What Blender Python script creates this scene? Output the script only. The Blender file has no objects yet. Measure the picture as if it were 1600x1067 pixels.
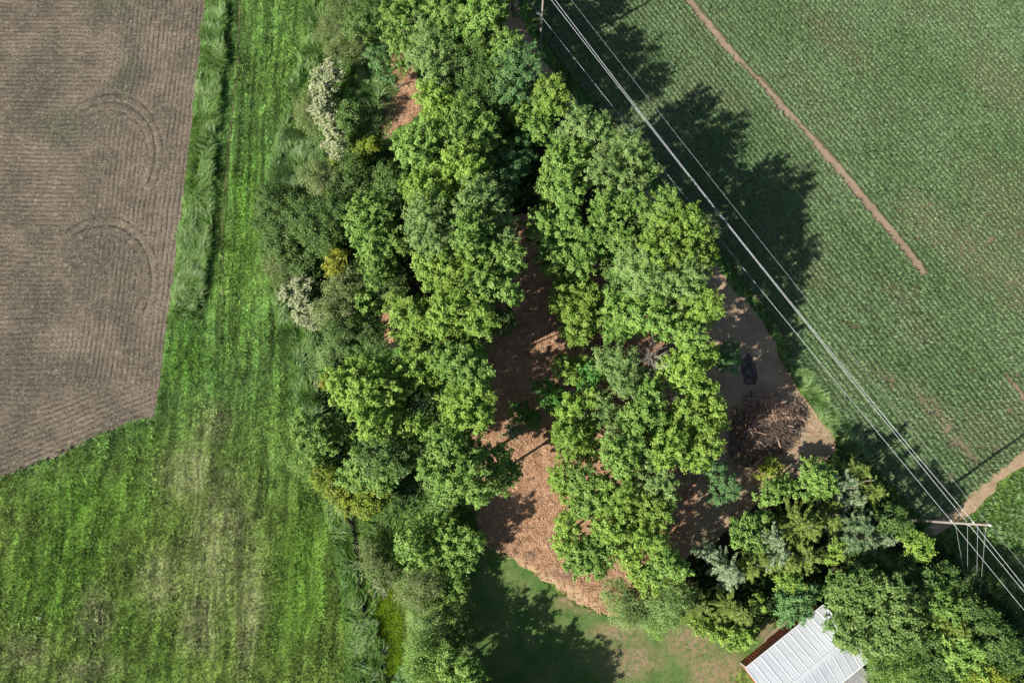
import bpy, math, random, time
import numpy as np
from mathutils import Vector, Matrix

T0 = time.time()
random.seed(7)
rng = np.random.default_rng(11)
scene = bpy.context.scene
col = scene.collection

# ------------------------------------------------------------------ camera, sky, sun, exposure
CAM_H = 100.0
TILT = math.radians(12.5)
FPX = 1067.0
cd = bpy.data.cameras.new('drone_camera')
cd.sensor_width = 36.0
cd.lens = 36.0 * FPX / 1600.0
cd.clip_start = 0.5
cd.clip_end = 4000.0
cam = bpy.data.objects.new('drone_camera', cd)
cam.location = (0, 0, CAM_H)
cam.rotation_euler = (TILT, 0, 0)
col.objects.link(cam)
scene.camera = cam

SUN_EL = math.radians(33.5)
SH = Vector((0.845, 0.535, 0)).normalized()          # the way shadows fall
world = bpy.data.worlds.new('World')
scene.world = world
world.use_nodes = True
wn = world.node_tree
for n in list(wn.nodes):
    wn.nodes.remove(n)
sky = wn.nodes.new('ShaderNodeTexSky')
sky.sky_type = 'NISHITA'
sky.sun_disc = False
sky.sun_elevation = SUN_EL
sky.sun_rotation = math.atan2(-SH.x, -SH.y)
bg = wn.nodes.new('ShaderNodeBackground')
bg.inputs['Strength'].default_value = 0.062
wo = wn.nodes.new('ShaderNodeOutputWorld')
wn.links.new(sky.outputs[0], bg.inputs[0])
wn.links.new(bg.outputs[0], wo.inputs[0])

sl = bpy.data.lights.new('sun', 'SUN')
sl.energy = 5.0
sl.angle = math.radians(0.5)
sl.color = (1.0, 0.955, 0.88)
so = bpy.data.objects.new('sun', sl)
so.location = (-60, -40, 120)
sdir = Vector((SH.x * math.cos(SUN_EL), SH.y * math.cos(SUN_EL), -math.sin(SUN_EL)))
so.rotation_euler = sdir.to_track_quat('-Z', 'Y').to_euler()
col.objects.link(so)

scene.view_settings.view_transform = 'Standard'
scene.view_settings.look = 'None'
scene.view_settings.gamma = 1.0
scene.view_settings.use_curve_mapping = False
scene.view_settings.exposure = 0.72
scene.render.engine = 'CYCLES'
scene.cycles.max_bounces = 6
scene.cycles.diffuse_bounces = 3
scene.cycles.transmission_bounces = 3
scene.cycles.transparent_max_bounces = 4

# ------------------------------------------------------------------ survey: picture point -> point in the place
CT, ST = math.cos(TILT), math.sin(TILT)
def G(u, v, z=0.0):
    x = (u - 800) / FPX
    y = -(v - 533.5) / FPX
    Y = y * CT + ST
    Z = y * ST - CT
    t = (z - CAM_H) / Z
    return Vector((x * t, Y * t, z))
def SC(u, v, z=0.0):                                   # metres per picture pixel
    a = G(u, v, z); b = G(u + 1, v, z)
    return (b - a).length

# ------------------------------------------------------------------ helpers
def tag(o, label=None, cat=None, group=None, kind=None):
    if label: o['label'] = label
    if cat: o['category'] = cat
    if group: o['group'] = group
    if kind: o['kind'] = kind
    return o
def link(name, me, mats=None, parent=None):
    o = bpy.data.objects.new(name, me)
    col.objects.link(o)
    if mats:
        for m in (mats if isinstance(mats, (list, tuple)) else [mats]):
            me.materials.append(m)
    if parent: o.parent = parent
    return o
def empty(name, loc, rz=0):
    o = bpy.data.objects.new(name, None)
    o.location = loc
    o.rotation_euler = (0, 0, rz)
    o.empty_display_size = 1
    col.objects.link(o)
    return o
def mesh_np(name, V, F, mi=None, attrs=None, smooth=False):
    V = np.asarray(V, dtype=np.float32); F = np.asarray(F, dtype=np.int32)
    me = bpy.data.meshes.new(name)
    k = F.shape[1]
    me.vertices.add(len(V)); me.vertices.foreach_set('co', V.ravel())
    me.loops.add(F.size); me.loops.foreach_set('vertex_index', F.ravel())
    me.polygons.add(len(F))
    me.polygons.foreach_set('loop_start', np.arange(len(F), dtype=np.int32) * k)
    if mi is not None: me.polygons.foreach_set('material_index', np.asarray(mi, dtype=np.int32))
    if smooth: me.polygons.foreach_set('use_smooth', np.ones(len(F), dtype=bool))
    if attrs:
        for an, av in attrs.items():
            a = me.attributes.new(an, 'FLOAT', 'POINT')
            a.data.foreach_set('value', np.asarray(av, dtype=np.float32))
    me.update(calc_edges=True)
    return me
class MB:
    def __init__(s): s.v = []; s.f = []
    def add(s, vs, fs):
        b = len(s.v); s.v += [tuple(p) for p in vs]; s.f += [tuple(i + b for i in f) for f in fs]
    def box(s, a, b, c, p):                            # three half axes about p
        a, b, c, p = Vector(a), Vector(b), Vector(c), Vector(p)
        vs = [p + i * a + j * b + k * c for i in (-1, 1) for j in (-1, 1) for k in (-1, 1)]
        s.add(vs, [(0, 1, 3, 2), (4, 6, 7, 5), (0, 4, 5, 1), (2, 3, 7, 6), (0, 2, 6, 4), (1, 5, 7, 3)])
    def tube(s, pts, rad, n=8, cap=True):
        pts = [Vector(p) for p in pts]
        rings = []
        for i, p in enumerate(pts):
            d = (pts[min(i + 1, len(pts) - 1)] - pts[max(i - 1, 0)]).normalized()
            x = d.cross(Vector((0, 0, 1)))
            if x.length < 1e-3: x = Vector((1, 0, 0))
            x.normalize(); y = d.cross(x)
            r = rad[i] if hasattr(rad, '__len__') else rad
            rings.append([p + x * math.cos(t * 2 * math.pi / n) * r + y * math.sin(t * 2 * math.pi / n) * r for t in range(n)])
        vs = [q for r in rings for q in r]; fs = []
        for i in range(len(pts) - 1):
            for j in range(n):
                a = i * n + j; b = i * n + (j + 1) % n
                fs.append((a, b, b + n, a + n))
        if cap:
            fs.append(tuple(range(n))[::-1]); fs.append(tuple((len(pts) - 1) * n + j for j in range(n)))
        s.add(vs, fs)
    def build(s, name, mat, parent=None, smooth=False):
        me = bpy.data.meshes.new(name); me.from_pydata(s.v, [], s.f)
        if smooth:
            me.polygons.foreach_set('use_smooth', [True] * len(me.polygons))
        me.update()
        return link(name, me, mat, parent)

# value noise for scattering
_tab = rng.random((256, 256))
def vnoise(x, y, s):
    x = np.asarray(x) / s + 1000.3; y = np.asarray(y) / s + 1000.7
    xi = np.floor(x).astype(int); yi = np.floor(y).astype(int)
    fx = x - xi; fy = y - yi; fx = fx * fx * (3 - 2 * fx); fy = fy * fy * (3 - 2 * fy)
    g = lambda a, b: _tab[a % 256, b % 256]
    return (g(xi, yi) * (1 - fx) + g(xi + 1, yi) * fx) * (1 - fy) + (g(xi, yi + 1) * (1 - fx) + g(xi + 1, yi + 1) * fx) * fy
def in_poly(px, py, poly):
    ins = np.zeros(len(px), bool); n = len(poly); j = n - 1
    for i in range(n):
        xi, yi = poly[i][0], poly[i][1]; xj, yj = poly[j][0], poly[j][1]
        if yi != yj:
            c = ((yi > py) != (yj > py)) & (px < (xj - xi) * (py - yi) / (yj - yi) + xi)
            ins ^= c
        j = i
    return ins
def W(pts): return [G(u, v) for u, v in pts]
def rough_poly(pts, amp=0.35, step=1.2, seed=0):
    r = random.Random(seed); out = []
    n = len(pts)
    for i in range(n):
        a, b = pts[i], pts[(i + 1) % n]
        L = (b - a).length; k = max(1, int(L / step))
        for t in range(k):
            p = a.lerp(b, t / k)
            out.append(Vector((p.x + r.uniform(-amp, amp), p.y + r.uniform(-amp, amp), 0)))
    return out
def sheet(name, pts, z, mat, amp=0.35, step=1.2, kind='structure'):
    pp = rough_poly(pts, amp, step, len(name))
    me = bpy.data.meshes.new(name)
    me.from_pydata([(p.x, p.y, z) for p in pp], [], [tuple(range(len(pp)))])
    me.update()
    if me.polygons[0].normal.z < 0: me.flip_normals()
    return tag(link(name, me, mat), kind=kind)
def band(line, w0, w1=None):
    w1 = w0 if w1 is None else w1
    L, R = [], []
    for i, p in enumerate(line):
        d = (line[min(i + 1, len(line) - 1)] - line[max(i - 1, 0)]).normalized()
        nrm = Vector((-d.y, d.x, 0)); w = (w0 + (w1 - w0) * i / max(1, len(line) - 1)) / 2
        L.append(p + nrm * w); R.append(p - nrm * w)
    return L + R[::-1]

# ------------------------------------------------------------------ node helpers
class NT:
    def __init__(s, name):
        s.m = bpy.data.materials.new(name); s.m.use_nodes = True
        s.t = s.m.node_tree
        for n in list(s.t.nodes): s.t.nodes.remove(n)
        s.out = s.t.nodes.new('ShaderNodeOutputMaterial')
        g = s.t.nodes.new('ShaderNodeNewGeometry'); s.pos = g.outputs['Position']
    def put(s, node, key, val):
        if val is None: return
        inp = node.inputs[key]
        if isinstance(val, bpy.types.NodeSocket): s.t.links.new(val, inp)
        elif isinstance(val, (tuple, list)) and len(val) == 3 and inp.type == 'RGBA': inp.default_value = (*val, 1)
        else: inp.default_value = val
    def math(s, op, a, b=None, c=None, clamp=False):
        n = s.t.nodes.new('ShaderNodeMath'); n.operation = op; n.use_clamp = clamp
        s.put(n, 0, a); s.put(n, 1, b); s.put(n, 2, c); return n.outputs[0]
    def vmath(s, op, a, b=None, out=0):
        n = s.t.nodes.new('ShaderNodeVectorMath'); n.operation = op
        s.put(n, 0, a); s.put(n, 1, b); return n.outputs[out]
    def noise(s, scale, detail=3, rough=0.55, vec=None, dist=0.0, color=False):
        n = s.t.nodes.new('ShaderNodeTexNoise')
        s.put(n, 'Vector', vec if vec is not None else s.pos)
        n.inputs['Scale'].default_value = scale; n.inputs['Detail'].default_value = detail
        n.inputs['Roughness'].default_value = rough; n.inputs['Distortion'].default_value = dist
        return n.outputs['Color' if color else 'Fac']
    def step(s, x, a, b, lo=0.0, hi=1.0):
        n = s.t.nodes.new('ShaderNodeMapRange'); n.interpolation_type = 'SMOOTHSTEP'
        s.put(n, 0, x); n.inputs[1].default_value = a; n.inputs[2].default_value = b
        n.inputs[3].default_value = lo; n.inputs[4].default_value = hi
        return n.outputs[0]
    def mix(s, f, a, b, mode='MIX'):
        n = s.t.nodes.new('ShaderNodeMix'); n.data_type = 'RGBA'; n.blend_type = mode
        s.put(n, 0, f); s.put(n, 6, a); s.put(n, 7, b); return n.outputs[2]
    def scale(s, c, f):                                # multiply a colour by a value
        n = s.t.nodes.new('ShaderNodeVectorMath'); n.operation = 'SCALE'
        s.put(n, 0, c); s.put(n, 'Scale', f); return n.outputs[0]
    def warp(s, sc, amt):
        c = s.noise(sc, 3, 0.6, color=True)
        o = s.vmath('SUBTRACT', c, (0.5, 0.5, 0.5))
        return s.vmath('ADD', s.pos, s.scale(o, amt))
    def blobs(s, vec, lst, edge=(0.55, 1.15)):         # soft patches (world x, y, rx, ry, angle)
        acc = None
        for (x, y, rx, ry, an) in lst:
            mp = s.t.nodes.new('ShaderNodeMapping'); mp.vector_type = 'TEXTURE'
            s.put(mp, 'Vector', vec); mp.inputs['Location'].default_value = (x, y, 0)
            mp.inputs['Rotation'].default_value = (0, 0, an); mp.inputs['Scale'].default_value = (rx, ry, 1000)
            l = s.vmath('LENGTH', mp.outputs[0], out=1)
            v = s.step(l, edge[0], edge[1], 1.0, 0.0)
            acc = v if acc is None else s.math('MAXIMUM', acc, v)
        return acc
    def bump(s, h, strength=0.5, dist=0.1):
        n = s.t.nodes.new('ShaderNodeBump'); n.inputs['Strength'].default_value = strength
        n.inputs['Distance'].default_value = dist; s.put(n, 'Height', h); return n.outputs[0]
    def surf(s, color, rough=0.9, spec=0.2, normal=None, transl=0.0, metal=0.0, tcol=None):
        p = s.t.nodes.new('ShaderNodeBsdfPrincipled')
        s.put(p, 'Base Color', color); s.put(p, 'Roughness', rough)
        s.put(p, 'Specular IOR Level', spec); s.put(p, 'Metallic', metal)
        if normal is not None: s.put(p, 'Normal', normal)
        o = p.outputs[0]
        if transl > 0:
            t = s.t.nodes.new('ShaderNodeBsdfTranslucent'); s.put(t, 'Color', tcol if tcol is not None else color)
            mx = s.t.nodes.new('ShaderNodeMixShader'); mx.inputs[0].default_value = transl
            s.t.links.new(o, mx.inputs[1]); s.t.links.new(t.outputs[0], mx.inputs[2]); o = mx.outputs[0]
        s.t.links.new(o, s.out.inputs[0])
        return s.m
    def attr(s, name):
        n = s.t.nodes.new('ShaderNodeAttribute'); n.attribute_name = name; return n.outputs['Fac']
    def rnd(s):
        n = s.t.nodes.new('ShaderNodeObjectInfo'); return n.outputs['Random']
    def sep(s, vec):
        n = s.t.nodes.new('ShaderNodeSeparateXYZ'); s.put(n, 0, vec); return n.outputs
def pb(u, v, rpx, rpy=None, ang=0.0):                  # a patch given in picture pixels
    p = G(u, v); k = SC(u, v); return (p.x, p.y, rpx * k, (rpy or rpx) * k, ang)

# ------------------------------------------------------------------ ground materials
def meadow_color(n):
    wv = n.warp(0.12, 6.0)
    big = n.step(n.noise(0.05, 3, 0.6), 0.38, 0.62)
    y = n.sep(n.pos)[1]
    south = n.step(y, 14.0, -6.0)
    c = n.mix(big, (0.085, 0.185, 0.040), (0.125, 0.235, 0.045))
    cs = n.mix(big, (0.108, 0.19, 0.030), (0.155, 0.235, 0.045))
    c = n.mix(south, c, cs)
    fresh = n.blobs(wv, [pb(130, 790, 110, 60), pb(90, 880, 90, 100), pb(470, 900, 45, 150), pb(385, 330, 30, 160), pb(290, 560, 40, 60)], (0.3, 1.2))
    c = n.mix(n.math('MULTIPLY', fresh, 0.5), c, (0.115, 0.27, 0.025))
    # dry, thin patches
    dry = n.blobs(wv, [pb(345, 840, 70, 130), pb(250, 900, 50, 55), pb(150, 960, 35, 60), pb(300, 740, 60, 60), pb(40, 1020, 50, 40),
                       pb(310, 970, 40, 60), pb(390, 960, 30, 130), pb(140, 1050, 60, 30), pb(330, 660, 40, 50)], (0.25, 1.25))
    mott = n.step(n.noise(0.9, 4, 0.65), 0.36, 0.6)
    c = n.mix(n.math('MULTIPLY', dry, n.math('MULTIPLY_ADD', mott, 0.5, 0.3)), c, (0.22, 0.225, 0.11))
    c = n.mix(0.10, n.scale(c, 1.40), (0.26, 0.26, 0.11))
    # mowing streaks along the strip
    st = n.vmath('MULTIPLY', n.warp(0.12, 3.5), (1.0, 0.055, 1.0))
    s1 = n.noise(1.1, 3, 0.6, st)
    c = n.scale(c, n.step(s1, 0.34, 0.66, 0.6, 1.32))
    pa, pb_ = G(376, 0), G(349, 430); sl_ = (pb_.x - pa.x) / (pb_.y - pa.y)
    wx = n.sep(n.warp(0.06, 2.2))[0]
    q = n.math('SUBTRACT', wx, n.math('MULTIPLY_ADD', n.math('SUBTRACT', y, pa.y), sl_, pa.x))
    cv = n.t.nodes.new('ShaderNodeCombineXYZ'); n.put(cv, 0, q); n.put(cv, 1, n.math('MULTIPLY', y, 0.03))
    s5 = n.noise(0.95, 3, 0.65, cv.outputs[0])
    xr = n.math('MULTIPLY', n.step(y, G(300, 760).y, G(300, 520).y, 0.42, 1.0), n.step(n.sep(n.pos)[0], G(270, 700).x, G(320, 700).x))
    c = n.scale(c, n.math('MULTIPLY_ADD', xr, n.math('SUBTRACT', n.step(s5, 0.36, 0.64, 0.62, 1.36), 1.0), 1.0))
    s2 = n.noise(0.55, 4, 0.65, n.warp(0.3, 3.0))
    c = n.scale(c, n.step(s2, 0.3, 0.72, 0.72, 1.25))
    c = n.scale(c, n.step(n.noise(3.2, 3, 0.7), 0.34, 0.66, 0.5, 1.5))
    # yellow-green sparks
    c = n.mix(n.math('MULTIPLY', n.step(n.noise(2.6, 2, 0.6), 0.56, 0.74), 0.5), c, (0.20, 0.27, 0.07))
    return c
def make_meadow(name, tuft):
    n = NT(name); c = meadow_color(n)
    if tuft:
        c = n.scale(c, n.math('MULTIPLY_ADD', n.rnd(), 1.0, 0.6))
        return n.surf(c, 0.65, 0.25, transl=0.2)
    h = n.noise(3.5, 4, 0.7)
    return n.surf(n.scale(c, 0.6), 0.95, 0.1, n.bump(h, 0.7, 0.12))  # ground colour darkened for shade between the tufts and for litter
M_meadow = make_meadow('meadow_ground', False)
M_tuft = make_meadow('meadow_grass', True)

def simple_leafy(name, c1, c2, transl=0.25, rough=0.55, spec=0.3, noise_sc=0.35, bright=0.35):
    n = NT(name)
    f = n.noise(noise_sc, 3, 0.6)
    c = n.mix(n.step(f, 0.35, 0.65), c1, c2)
    c = n.scale(c, n.math('MULTIPLY_ADD', n.rnd(), bright, 1 - bright / 2))
    return n.surf(c, rough, spec, transl=transl)

def make_lawn(name, tuft):
    n = NT(name); wv = n.warp(0.25, 3.5)
    c = n.mix(n.step(n.noise(0.3, 4, 0.65), 0.35, 0.65), (0.075, 0.15, 0.035), (0.14, 0.185, 0.06))
    dry = n.blobs(wv, [pb(985, 1030, 60, 40), pb(1080, 1000, 50, 40), pb(960, 985, 60, 18), pb(1190, 975, 25, 25), pb(900, 940, 50, 20), pb(1120, 1050, 60, 40)], (0.2, 1.2))
    c = n.mix(n.math('MULTIPLY', dry, n.step(n.noise(1.4, 4, 0.7), 0.35, 0.62, 0.15, 0.95)), c, (0.30, 0.21, 0.13))
    if tuft:
        c = n.scale(c, n.math('MULTIPLY_ADD', n.rnd(), 0.5, 0.85)); return n.surf(c, 0.7, 0.2, transl=0.15)
    return n.surf(c, 0.95, 0.1, n.bump(n.noise(5, 4, 0.7), 0.5, 0.06))
M_lawn = make_lawn('lawn_ground', False); M_lawn_t = make_lawn('lawn_grass', True)

def make_plough():
    n = NT('ploughed_soil')
    xyz = n.sep(n.pos)
    x, y = xyz[0], xyz[1]
    a, b = G(322, 0), G(245, 640)                      # rows parallel to the right hand edge
    d = (b - a).normalized(); nx, ny = -d.y, d.x
    wob = n.math('MULTIPLY', n.math('SUBTRACT', n.noise(0.06, 2, 0.5), 0.5), 1.6)
    dv = n.math('ADD', n.math('ADD', n.math('MULTIPLY', x, nx), n.math('MULTIPLY', y, ny)), wob)
    dh = n.math('ADD', y, wob)
    e = (G(0, 742) - G(205, 660)).normalized()
    dd = n.math('ADD', n.math('ADD', n.math('MULTIPLY', x, -e.y), n.math('MULTIPLY', y, e.x)), wob)
    K = 2 * math.pi / 0.76
    sn = lambda q, k=K: n.math('SINE', n.math('MULTIPLY', q, k))
    xa = G(120, 400).x
    left = n.step(n.math('ADD', x, n.math('MULTIPLY', n.noise(0.15, 3), 10)), xa + 10, xa + 1)
    low = n.blobs(n.warp(0.1, 4), [pb(80, 690, 230, 75, 0.42)], (0.6, 1.0))
    s = n.mix(left, sn(dv), n.math('MULTIPLY', sn(dh), 0.9))
    s = n.mix(low, s, sn(dd))
    arc_acc = None
    for (u, v, r0, r1) in ((150, 450, 60, 108), (160, 250, 55, 105), (120, 455, 30, 62)):
        c = G(u, v); k = SC(u, v)
        q = n.vmath('LENGTH', n.vmath('MULTIPLY', n.vmath('SUBTRACT', n.pos, (c.x, c.y, 0)), (1, 0.82, 0)), out=1)
        m = n.math('MULTIPLY', n.step(q, r0 * k, r0 * k + 2), n.step(q, r1 * k, r1 * k - 1.5))
        dx = n.math('SUBTRACT', x, c.x)
        dy = n.math('SUBTRACT', y, c.y)
        m = n.math('MULTIPLY', m, n.step(n.math('ADD', dx, dy), 0.5, 5))
        s = n.mix(m, s, n.math('MULTIPLY', n.math('SINE', n.math('MULTIPLY', q, K * 0.62)), 1.15))
    f1 = n.noise(3.4, 5, 0.8)
    f2 = n.noise(0.16, 4, 0.6)
    f3 = n.noise(1.5, 3, 0.7, n.vmath('MULTIPLY', n.warp(0.2, 1), (0.35, 1.2, 1)))
    c = n.mix(n.step(f2, 0.35, 0.65), (0.118, 0.098, 0.072), (0.20, 0.158, 0.116))
    # damp, greyer soil
    damp = n.blobs(n.warp(0.12, 9), [pb(60, 130, 60, 80), pb(50, 470, 70, 40), pb(110, 200, 60, 40), pb(200, 120, 30, 110), pb(20, 580, 60, 60),
                                     pb(150, 400, 50, 60), pb(180, 20, 70, 30), pb(110, 570, 70, 30)], (0.2, 1.2))
    c = n.mix(n.math('MULTIPLY', damp, 0.8), c, (0.092, 0.085, 0.062))
    c = n.scale(c, n.step(f3, 0.3, 0.7, 0.75, 1.2))
    c = n.scale(c, n.step(n.noise(2.6, 4, 0.85), 0.36, 0.62, 0.62, 1.38))
    straw = n.math('MULTIPLY', n.step(f1, 0.50, 0.64), n.math('MULTIPLY_ADD', s, 0.16, 0.55))
    c = n.mix(n.math('MULTIPLY', straw, 0.7), c, (0.36, 0.31, 0.22))
    dark = n.step(n.math('ADD', n.math('MULTIPLY', s, -0.14), n.noise(3.2, 3, 0.7)), 0.48, 0.74)
    c = n.mix(n.math('MULTIPLY', dark, 0.5), c, (0.07, 0.06, 0.045))
    ln = n.math('MULTIPLY', n.step(s, -0.55, -0.98), n.step(n.noise(0.55, 3, 0.7, n.vmath('MULTIPLY', n.warp(0.2, 1), (1.6, 0.35, 1))), 0.42, 0.56))
    c = n.mix(n.math('MULTIPLY', ln, 0.85), c, (0.055, 0.048, 0.036))
    # young green showing in a block of rows near the top
    gb = n.blobs(n.warp(0.3, 2), [pb(168, 5, 62, 28), pb(95, 195, 40, 40), pb(200, 115, 20, 50)], (0.5, 1.1))
    c = n.mix(n.math('MULTIPLY', n.math('MULTIPLY', gb, n.step(sn(dv), -0.2, -0.8)), 0.55), c, (0.06, 0.10, 0.045))
    h = n.math('ADD', n.math('MULTIPLY', s, n.step(n.noise(0.35, 3, 0.6), 0.3, 0.65, 0.05, 0.33)), n.math('MULTIPLY', f1, 2.4))
    return n.surf(c, 0.95, 0.1, n.bump(h, 0.85, 0.10))
M_plough = make_plough()

def make_soil():
    n = NT('maize_soil')
    c = n.mix(n.step(n.noise(0.25, 3, 0.6), 0.35, 0.65), (0.095, 0.095, 0.05), (0.135, 0.125, 0.07))
    c = n.mix(n.blobs(n.warp(0.12, 5), [pb(1440, 340, 70, 45, -0.8), pb(1560, 420, 80, 90), pb(1460, 640, 60, 110, 0.72), pb(1590, 620, 60, 60)] , (0.3, 1.2)), c, (0.20, 0.165, 0.105))
    c = n.mix(n.step(n.noise(5, 3, 0.7), 0.55, 0.7, 0, 0.4), c, (0.28, 0.23, 0.15))
    return n.surf(c, 0.95, 0.1, n.bump(n.noise(4, 4, 0.7), 0.6, 0.08))
M_soil = make_soil()
def make_chip(name, ca, cb, cc, dk):
    n = NT(name)
    st = n.vmath('MULTIPLY', n.warp(0.8, 1.5), (1.0, 0.45, 1))
    c = n.mix(n.step(n.noise(0.35, 4, 0.6), 0.35, 0.65), ca, cb)
    c = n.mix(n.step(n.noise(5.0, 4, 0.8, st), 0.50, 0.68, 0, 0.75), c, cc)
    c = n.mix(n.step(n.noise(2.8, 5, 0.8, n.vmath('MULTIPLY', n.warp(0.6, 1.5), (0.6, 1.1, 1))), 0.53, 0.7, 0, 0.75), c, dk)
    pale = n.blobs(n.warp(0.5, 1.6), [pb(855, 905, 75, 9, -0.55), pb(905, 935, 60, 12, -0.6), pb(780, 870, 20, 10, -0.5)], (0.4, 1.2))
    c = n.mix(n.math('MULTIPLY', pale, 0.6), c, (0.62, 0.46, 0.26))
    ash = n.blobs(n.warp(0.8, 1.2), [pb(830, 865, 13, 9), pb(884, 895, 15, 10), pb(887, 873, 8, 6)], (0.3, 1.2))
    c = n.mix(n.math('MULTIPLY', ash, 0.75), c, (0.10, 0.075, 0.07))
    return n.surf(c, 0.95, 0.1, n.bump(n.noise(5.5, 4, 0.75, st), 0.9, 0.10))
M_chip = make_chip('wood_chip_mulch', (0.31, 0.175, 0.10), (0.43, 0.26, 0.155), (0.58, 0.39, 0.235), (0.13, 0.075, 0.05))
M_dirt = make_chip('dry_track_dirt', (0.31, 0.22, 0.135), (0.41, 0.295, 0.18), (0.52, 0.40, 0.25), (0.16, 0.11, 0.07))
M_strip = make_chip('bare_strip_soil', (0.26, 0.19, 0.13), (0.32, 0.235, 0.165), (0.38, 0.29, 0.21), (0.16, 0.12, 0.08))
def make_plain(name, c1, c2, sc, rough=0.9, bumpd=0.03, spec=0.2, metal=0.0):
    n = NT(name); f = n.noise(sc, 4, 0.65)
    return n.surf(n.mix(n.step(f, 0.35, 0.65), c1, c2), rough, spec, n.bump(f, 0.5, bumpd), metal=metal)
M_mud = make_plain('ditch_mud', (0.015, 0.014, 0.012), (0.045, 0.036, 0.026), 1.5, 0.6)
M_bark = make_plain('bark', (0.10, 0.08, 0.06), (0.20, 0.17, 0.13), 3.0)
M_dead = make_plain('dead_wood', (0.30, 0.27, 0.23), (0.46, 0.42, 0.37), 2.0)
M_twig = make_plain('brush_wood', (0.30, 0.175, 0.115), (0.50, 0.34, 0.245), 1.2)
M_twig_shade = make_plain('shaded_brush_wood', (0.06, 0.045, 0.038), (0.16, 0.12, 0.10), 1.2)  # darker copy of the brush wood, shade painted into its colour
M_pole = make_plain('pole_wood', (0.22, 0.19, 0.16), (0.32, 0.28, 0.24), 4.0)
M_wire = make_plain('aluminium_wire', (0.50, 0.52, 0.53), (0.62, 0.64, 0.65), 4.0, 0.35, 0.0, 0.5)
M_steel = make_plain('galvanised_steel', (0.55, 0.56, 0.57), (0.65, 0.66, 0.67), 4.0, 0.4, 0.0, 0.5)
M_insul = make_plain('insulator_polymer', (0.42, 0.43, 0.44), (0.6, 0.6, 0.6), 4.0, 0.35, 0.0, 0.5)
M_roof = make_plain('white_sheet_metal', (0.50, 0.525, 0.545), (0.59, 0.61, 0.62), 0.5, 0.42, 0.01, 0.5)
def make_roof():
    n = NT('white_sheet_metal'); tc = n.t.nodes.new('ShaderNodeTexCoord')
    st = n.noise(1.0, 4, 0.6, n.vmath('MULTIPLY', tc.outputs['Object'], (5.0, 0.5, 0.5)))
    c = n.mix(n.step(st, 0.35, 0.65), (0.47, 0.495, 0.515), (0.575, 0.595, 0.605))
    c = n.scale(c, n.math('MULTIPLY_ADD', n.rnd(), 0.16, 0.92))
    spots = n.step(n.noise(3.0, 4, 0.75), 0.64, 0.74)
    c = n.mix(n.math('MULTIPLY', spots, 0.35), c, (0.28, 0.24, 0.18))
    return n.surf(c, 0.42, 0.5)
M_roof = make_roof()
M_red = make_plain('red_wall_metal', (0.36, 0.06, 0.045), (0.44, 0.085, 0.06), 1.0, 0.5, 0.01, 0.4)
M_trim = make_plain('white_trim', (0.7, 0.7, 0.7), (0.78, 0.78, 0.78), 1.0, 0.5, 0.0, 0.4)
M_stone = make_plain('pale_stone', (0.38, 0.37, 0.35), (0.55, 0.54, 0.52), 2.0)
M_stain = make_plain('scorched_soil', (0.05, 0.043, 0.038), (0.16, 0.12, 0.09), 1.4)

# ------------------------------------------------------------------ the ground
S = 900
me = bpy.data.meshes.new('ground')
me.from_pydata([(-S, -S, 0), (S, -S, 0), (S, S, 0), (-S, S, 0)], [], [(0, 1, 2, 3)])
tag(link('ground', me, M_meadow), kind='structure')

P_plough = W([(-260, -260), (330, -260), (322, 0), (314, 70), (303, 170), (290, 280), (278, 380), (262, 500), (252, 580), (240, 651),
              (205, 658), (160, 678), (100, 708), (40, 732), (0, 745), (-260, 860)])
sheet('ploughed_field', P_plough, 0.03, M_plough, 0.16, 1.0)
P_maize = W([(800, -260), (815, -60), (838, 40), (868, 90), (905, 130), (985, 230), (1085, 345), (1140, 415), (1222, 520), (1245, 575), (1285, 625), (1330, 680),
             (1380, 745), (1440, 812), (1480, 802), (1515, 770), (1560, 735), (1600, 702), (1760, 590), (1900, 520), (1900, -260)])
sheet('maize_field', P_maize, 0.03, M_soil, 0.2, 1.0)
P_strip = band(W([(1052, -30), (1075, 2), (1112, 47), (1150, 92), (1195, 140), (1225, 172), (1270, 222), (1307, 262), (1355, 320), (1395, 367), (1422, 403), (1443, 432)]), 1.15, 1.75)
sheet('bare_soil_strip', P_strip, 0.045, M_strip, 0.2, 0.6)
P_strip2 = W([(1563, 583), (1572, 586), (1640, 660), (1660, 690), (1625, 670), (1590, 625)])
sheet('bare_soil_patch', P_strip2, 0.045, M_strip, 0.25, 0.8)
P_head = W([(1462, 812), (1485, 800), (1520, 766), (1560, 735), (1600, 700), (1760, 588), (1760, 640), (1640, 705), (1585, 735), (1560, 755), (1535, 785),
            (1510, 805), (1482, 824), (1460, 840), (1430, 830)])
sheet('headland_soil', P_head, 0.05, M_dirt, 0.3, 0.9)
P_track = W([(775, -120), (800, -40), (815, 30), (850, 95), (890, 145), (960, 240), (1060, 350), (1120, 420), (1190, 500), (1222, 560), (1245, 605), (1308, 690),
             (1290, 725), (1240, 750), (1180, 790), (1110, 850), (1060, 880), (1020, 800), (1060, 640), (1080, 500), (1060, 420), (940, 260), (860, 150), (790, 60), (740, -120)])
sheet('dirt_track', P_track, 0.04, M_dirt, 0.3, 1.0)
P_chip = W([(790, 340), (840, 330), (900, 385), (1000, 400), (1060, 480), (1080, 640), (1090, 780), (1070, 870), (1010, 930), (965, 960), (940, 958), (905, 945),
            (865, 915), (820, 885), (765, 852), (735, 842), (748, 822), (735, 790), (728, 740), (735, 690), (745, 600), (680, 520), (700, 480), (760, 470), (790, 400)])
P_chip3 = W([(596, 462), (606, 458), (612, 480), (608, 510), (614, 535), (602, 540), (596, 505)])
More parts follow.
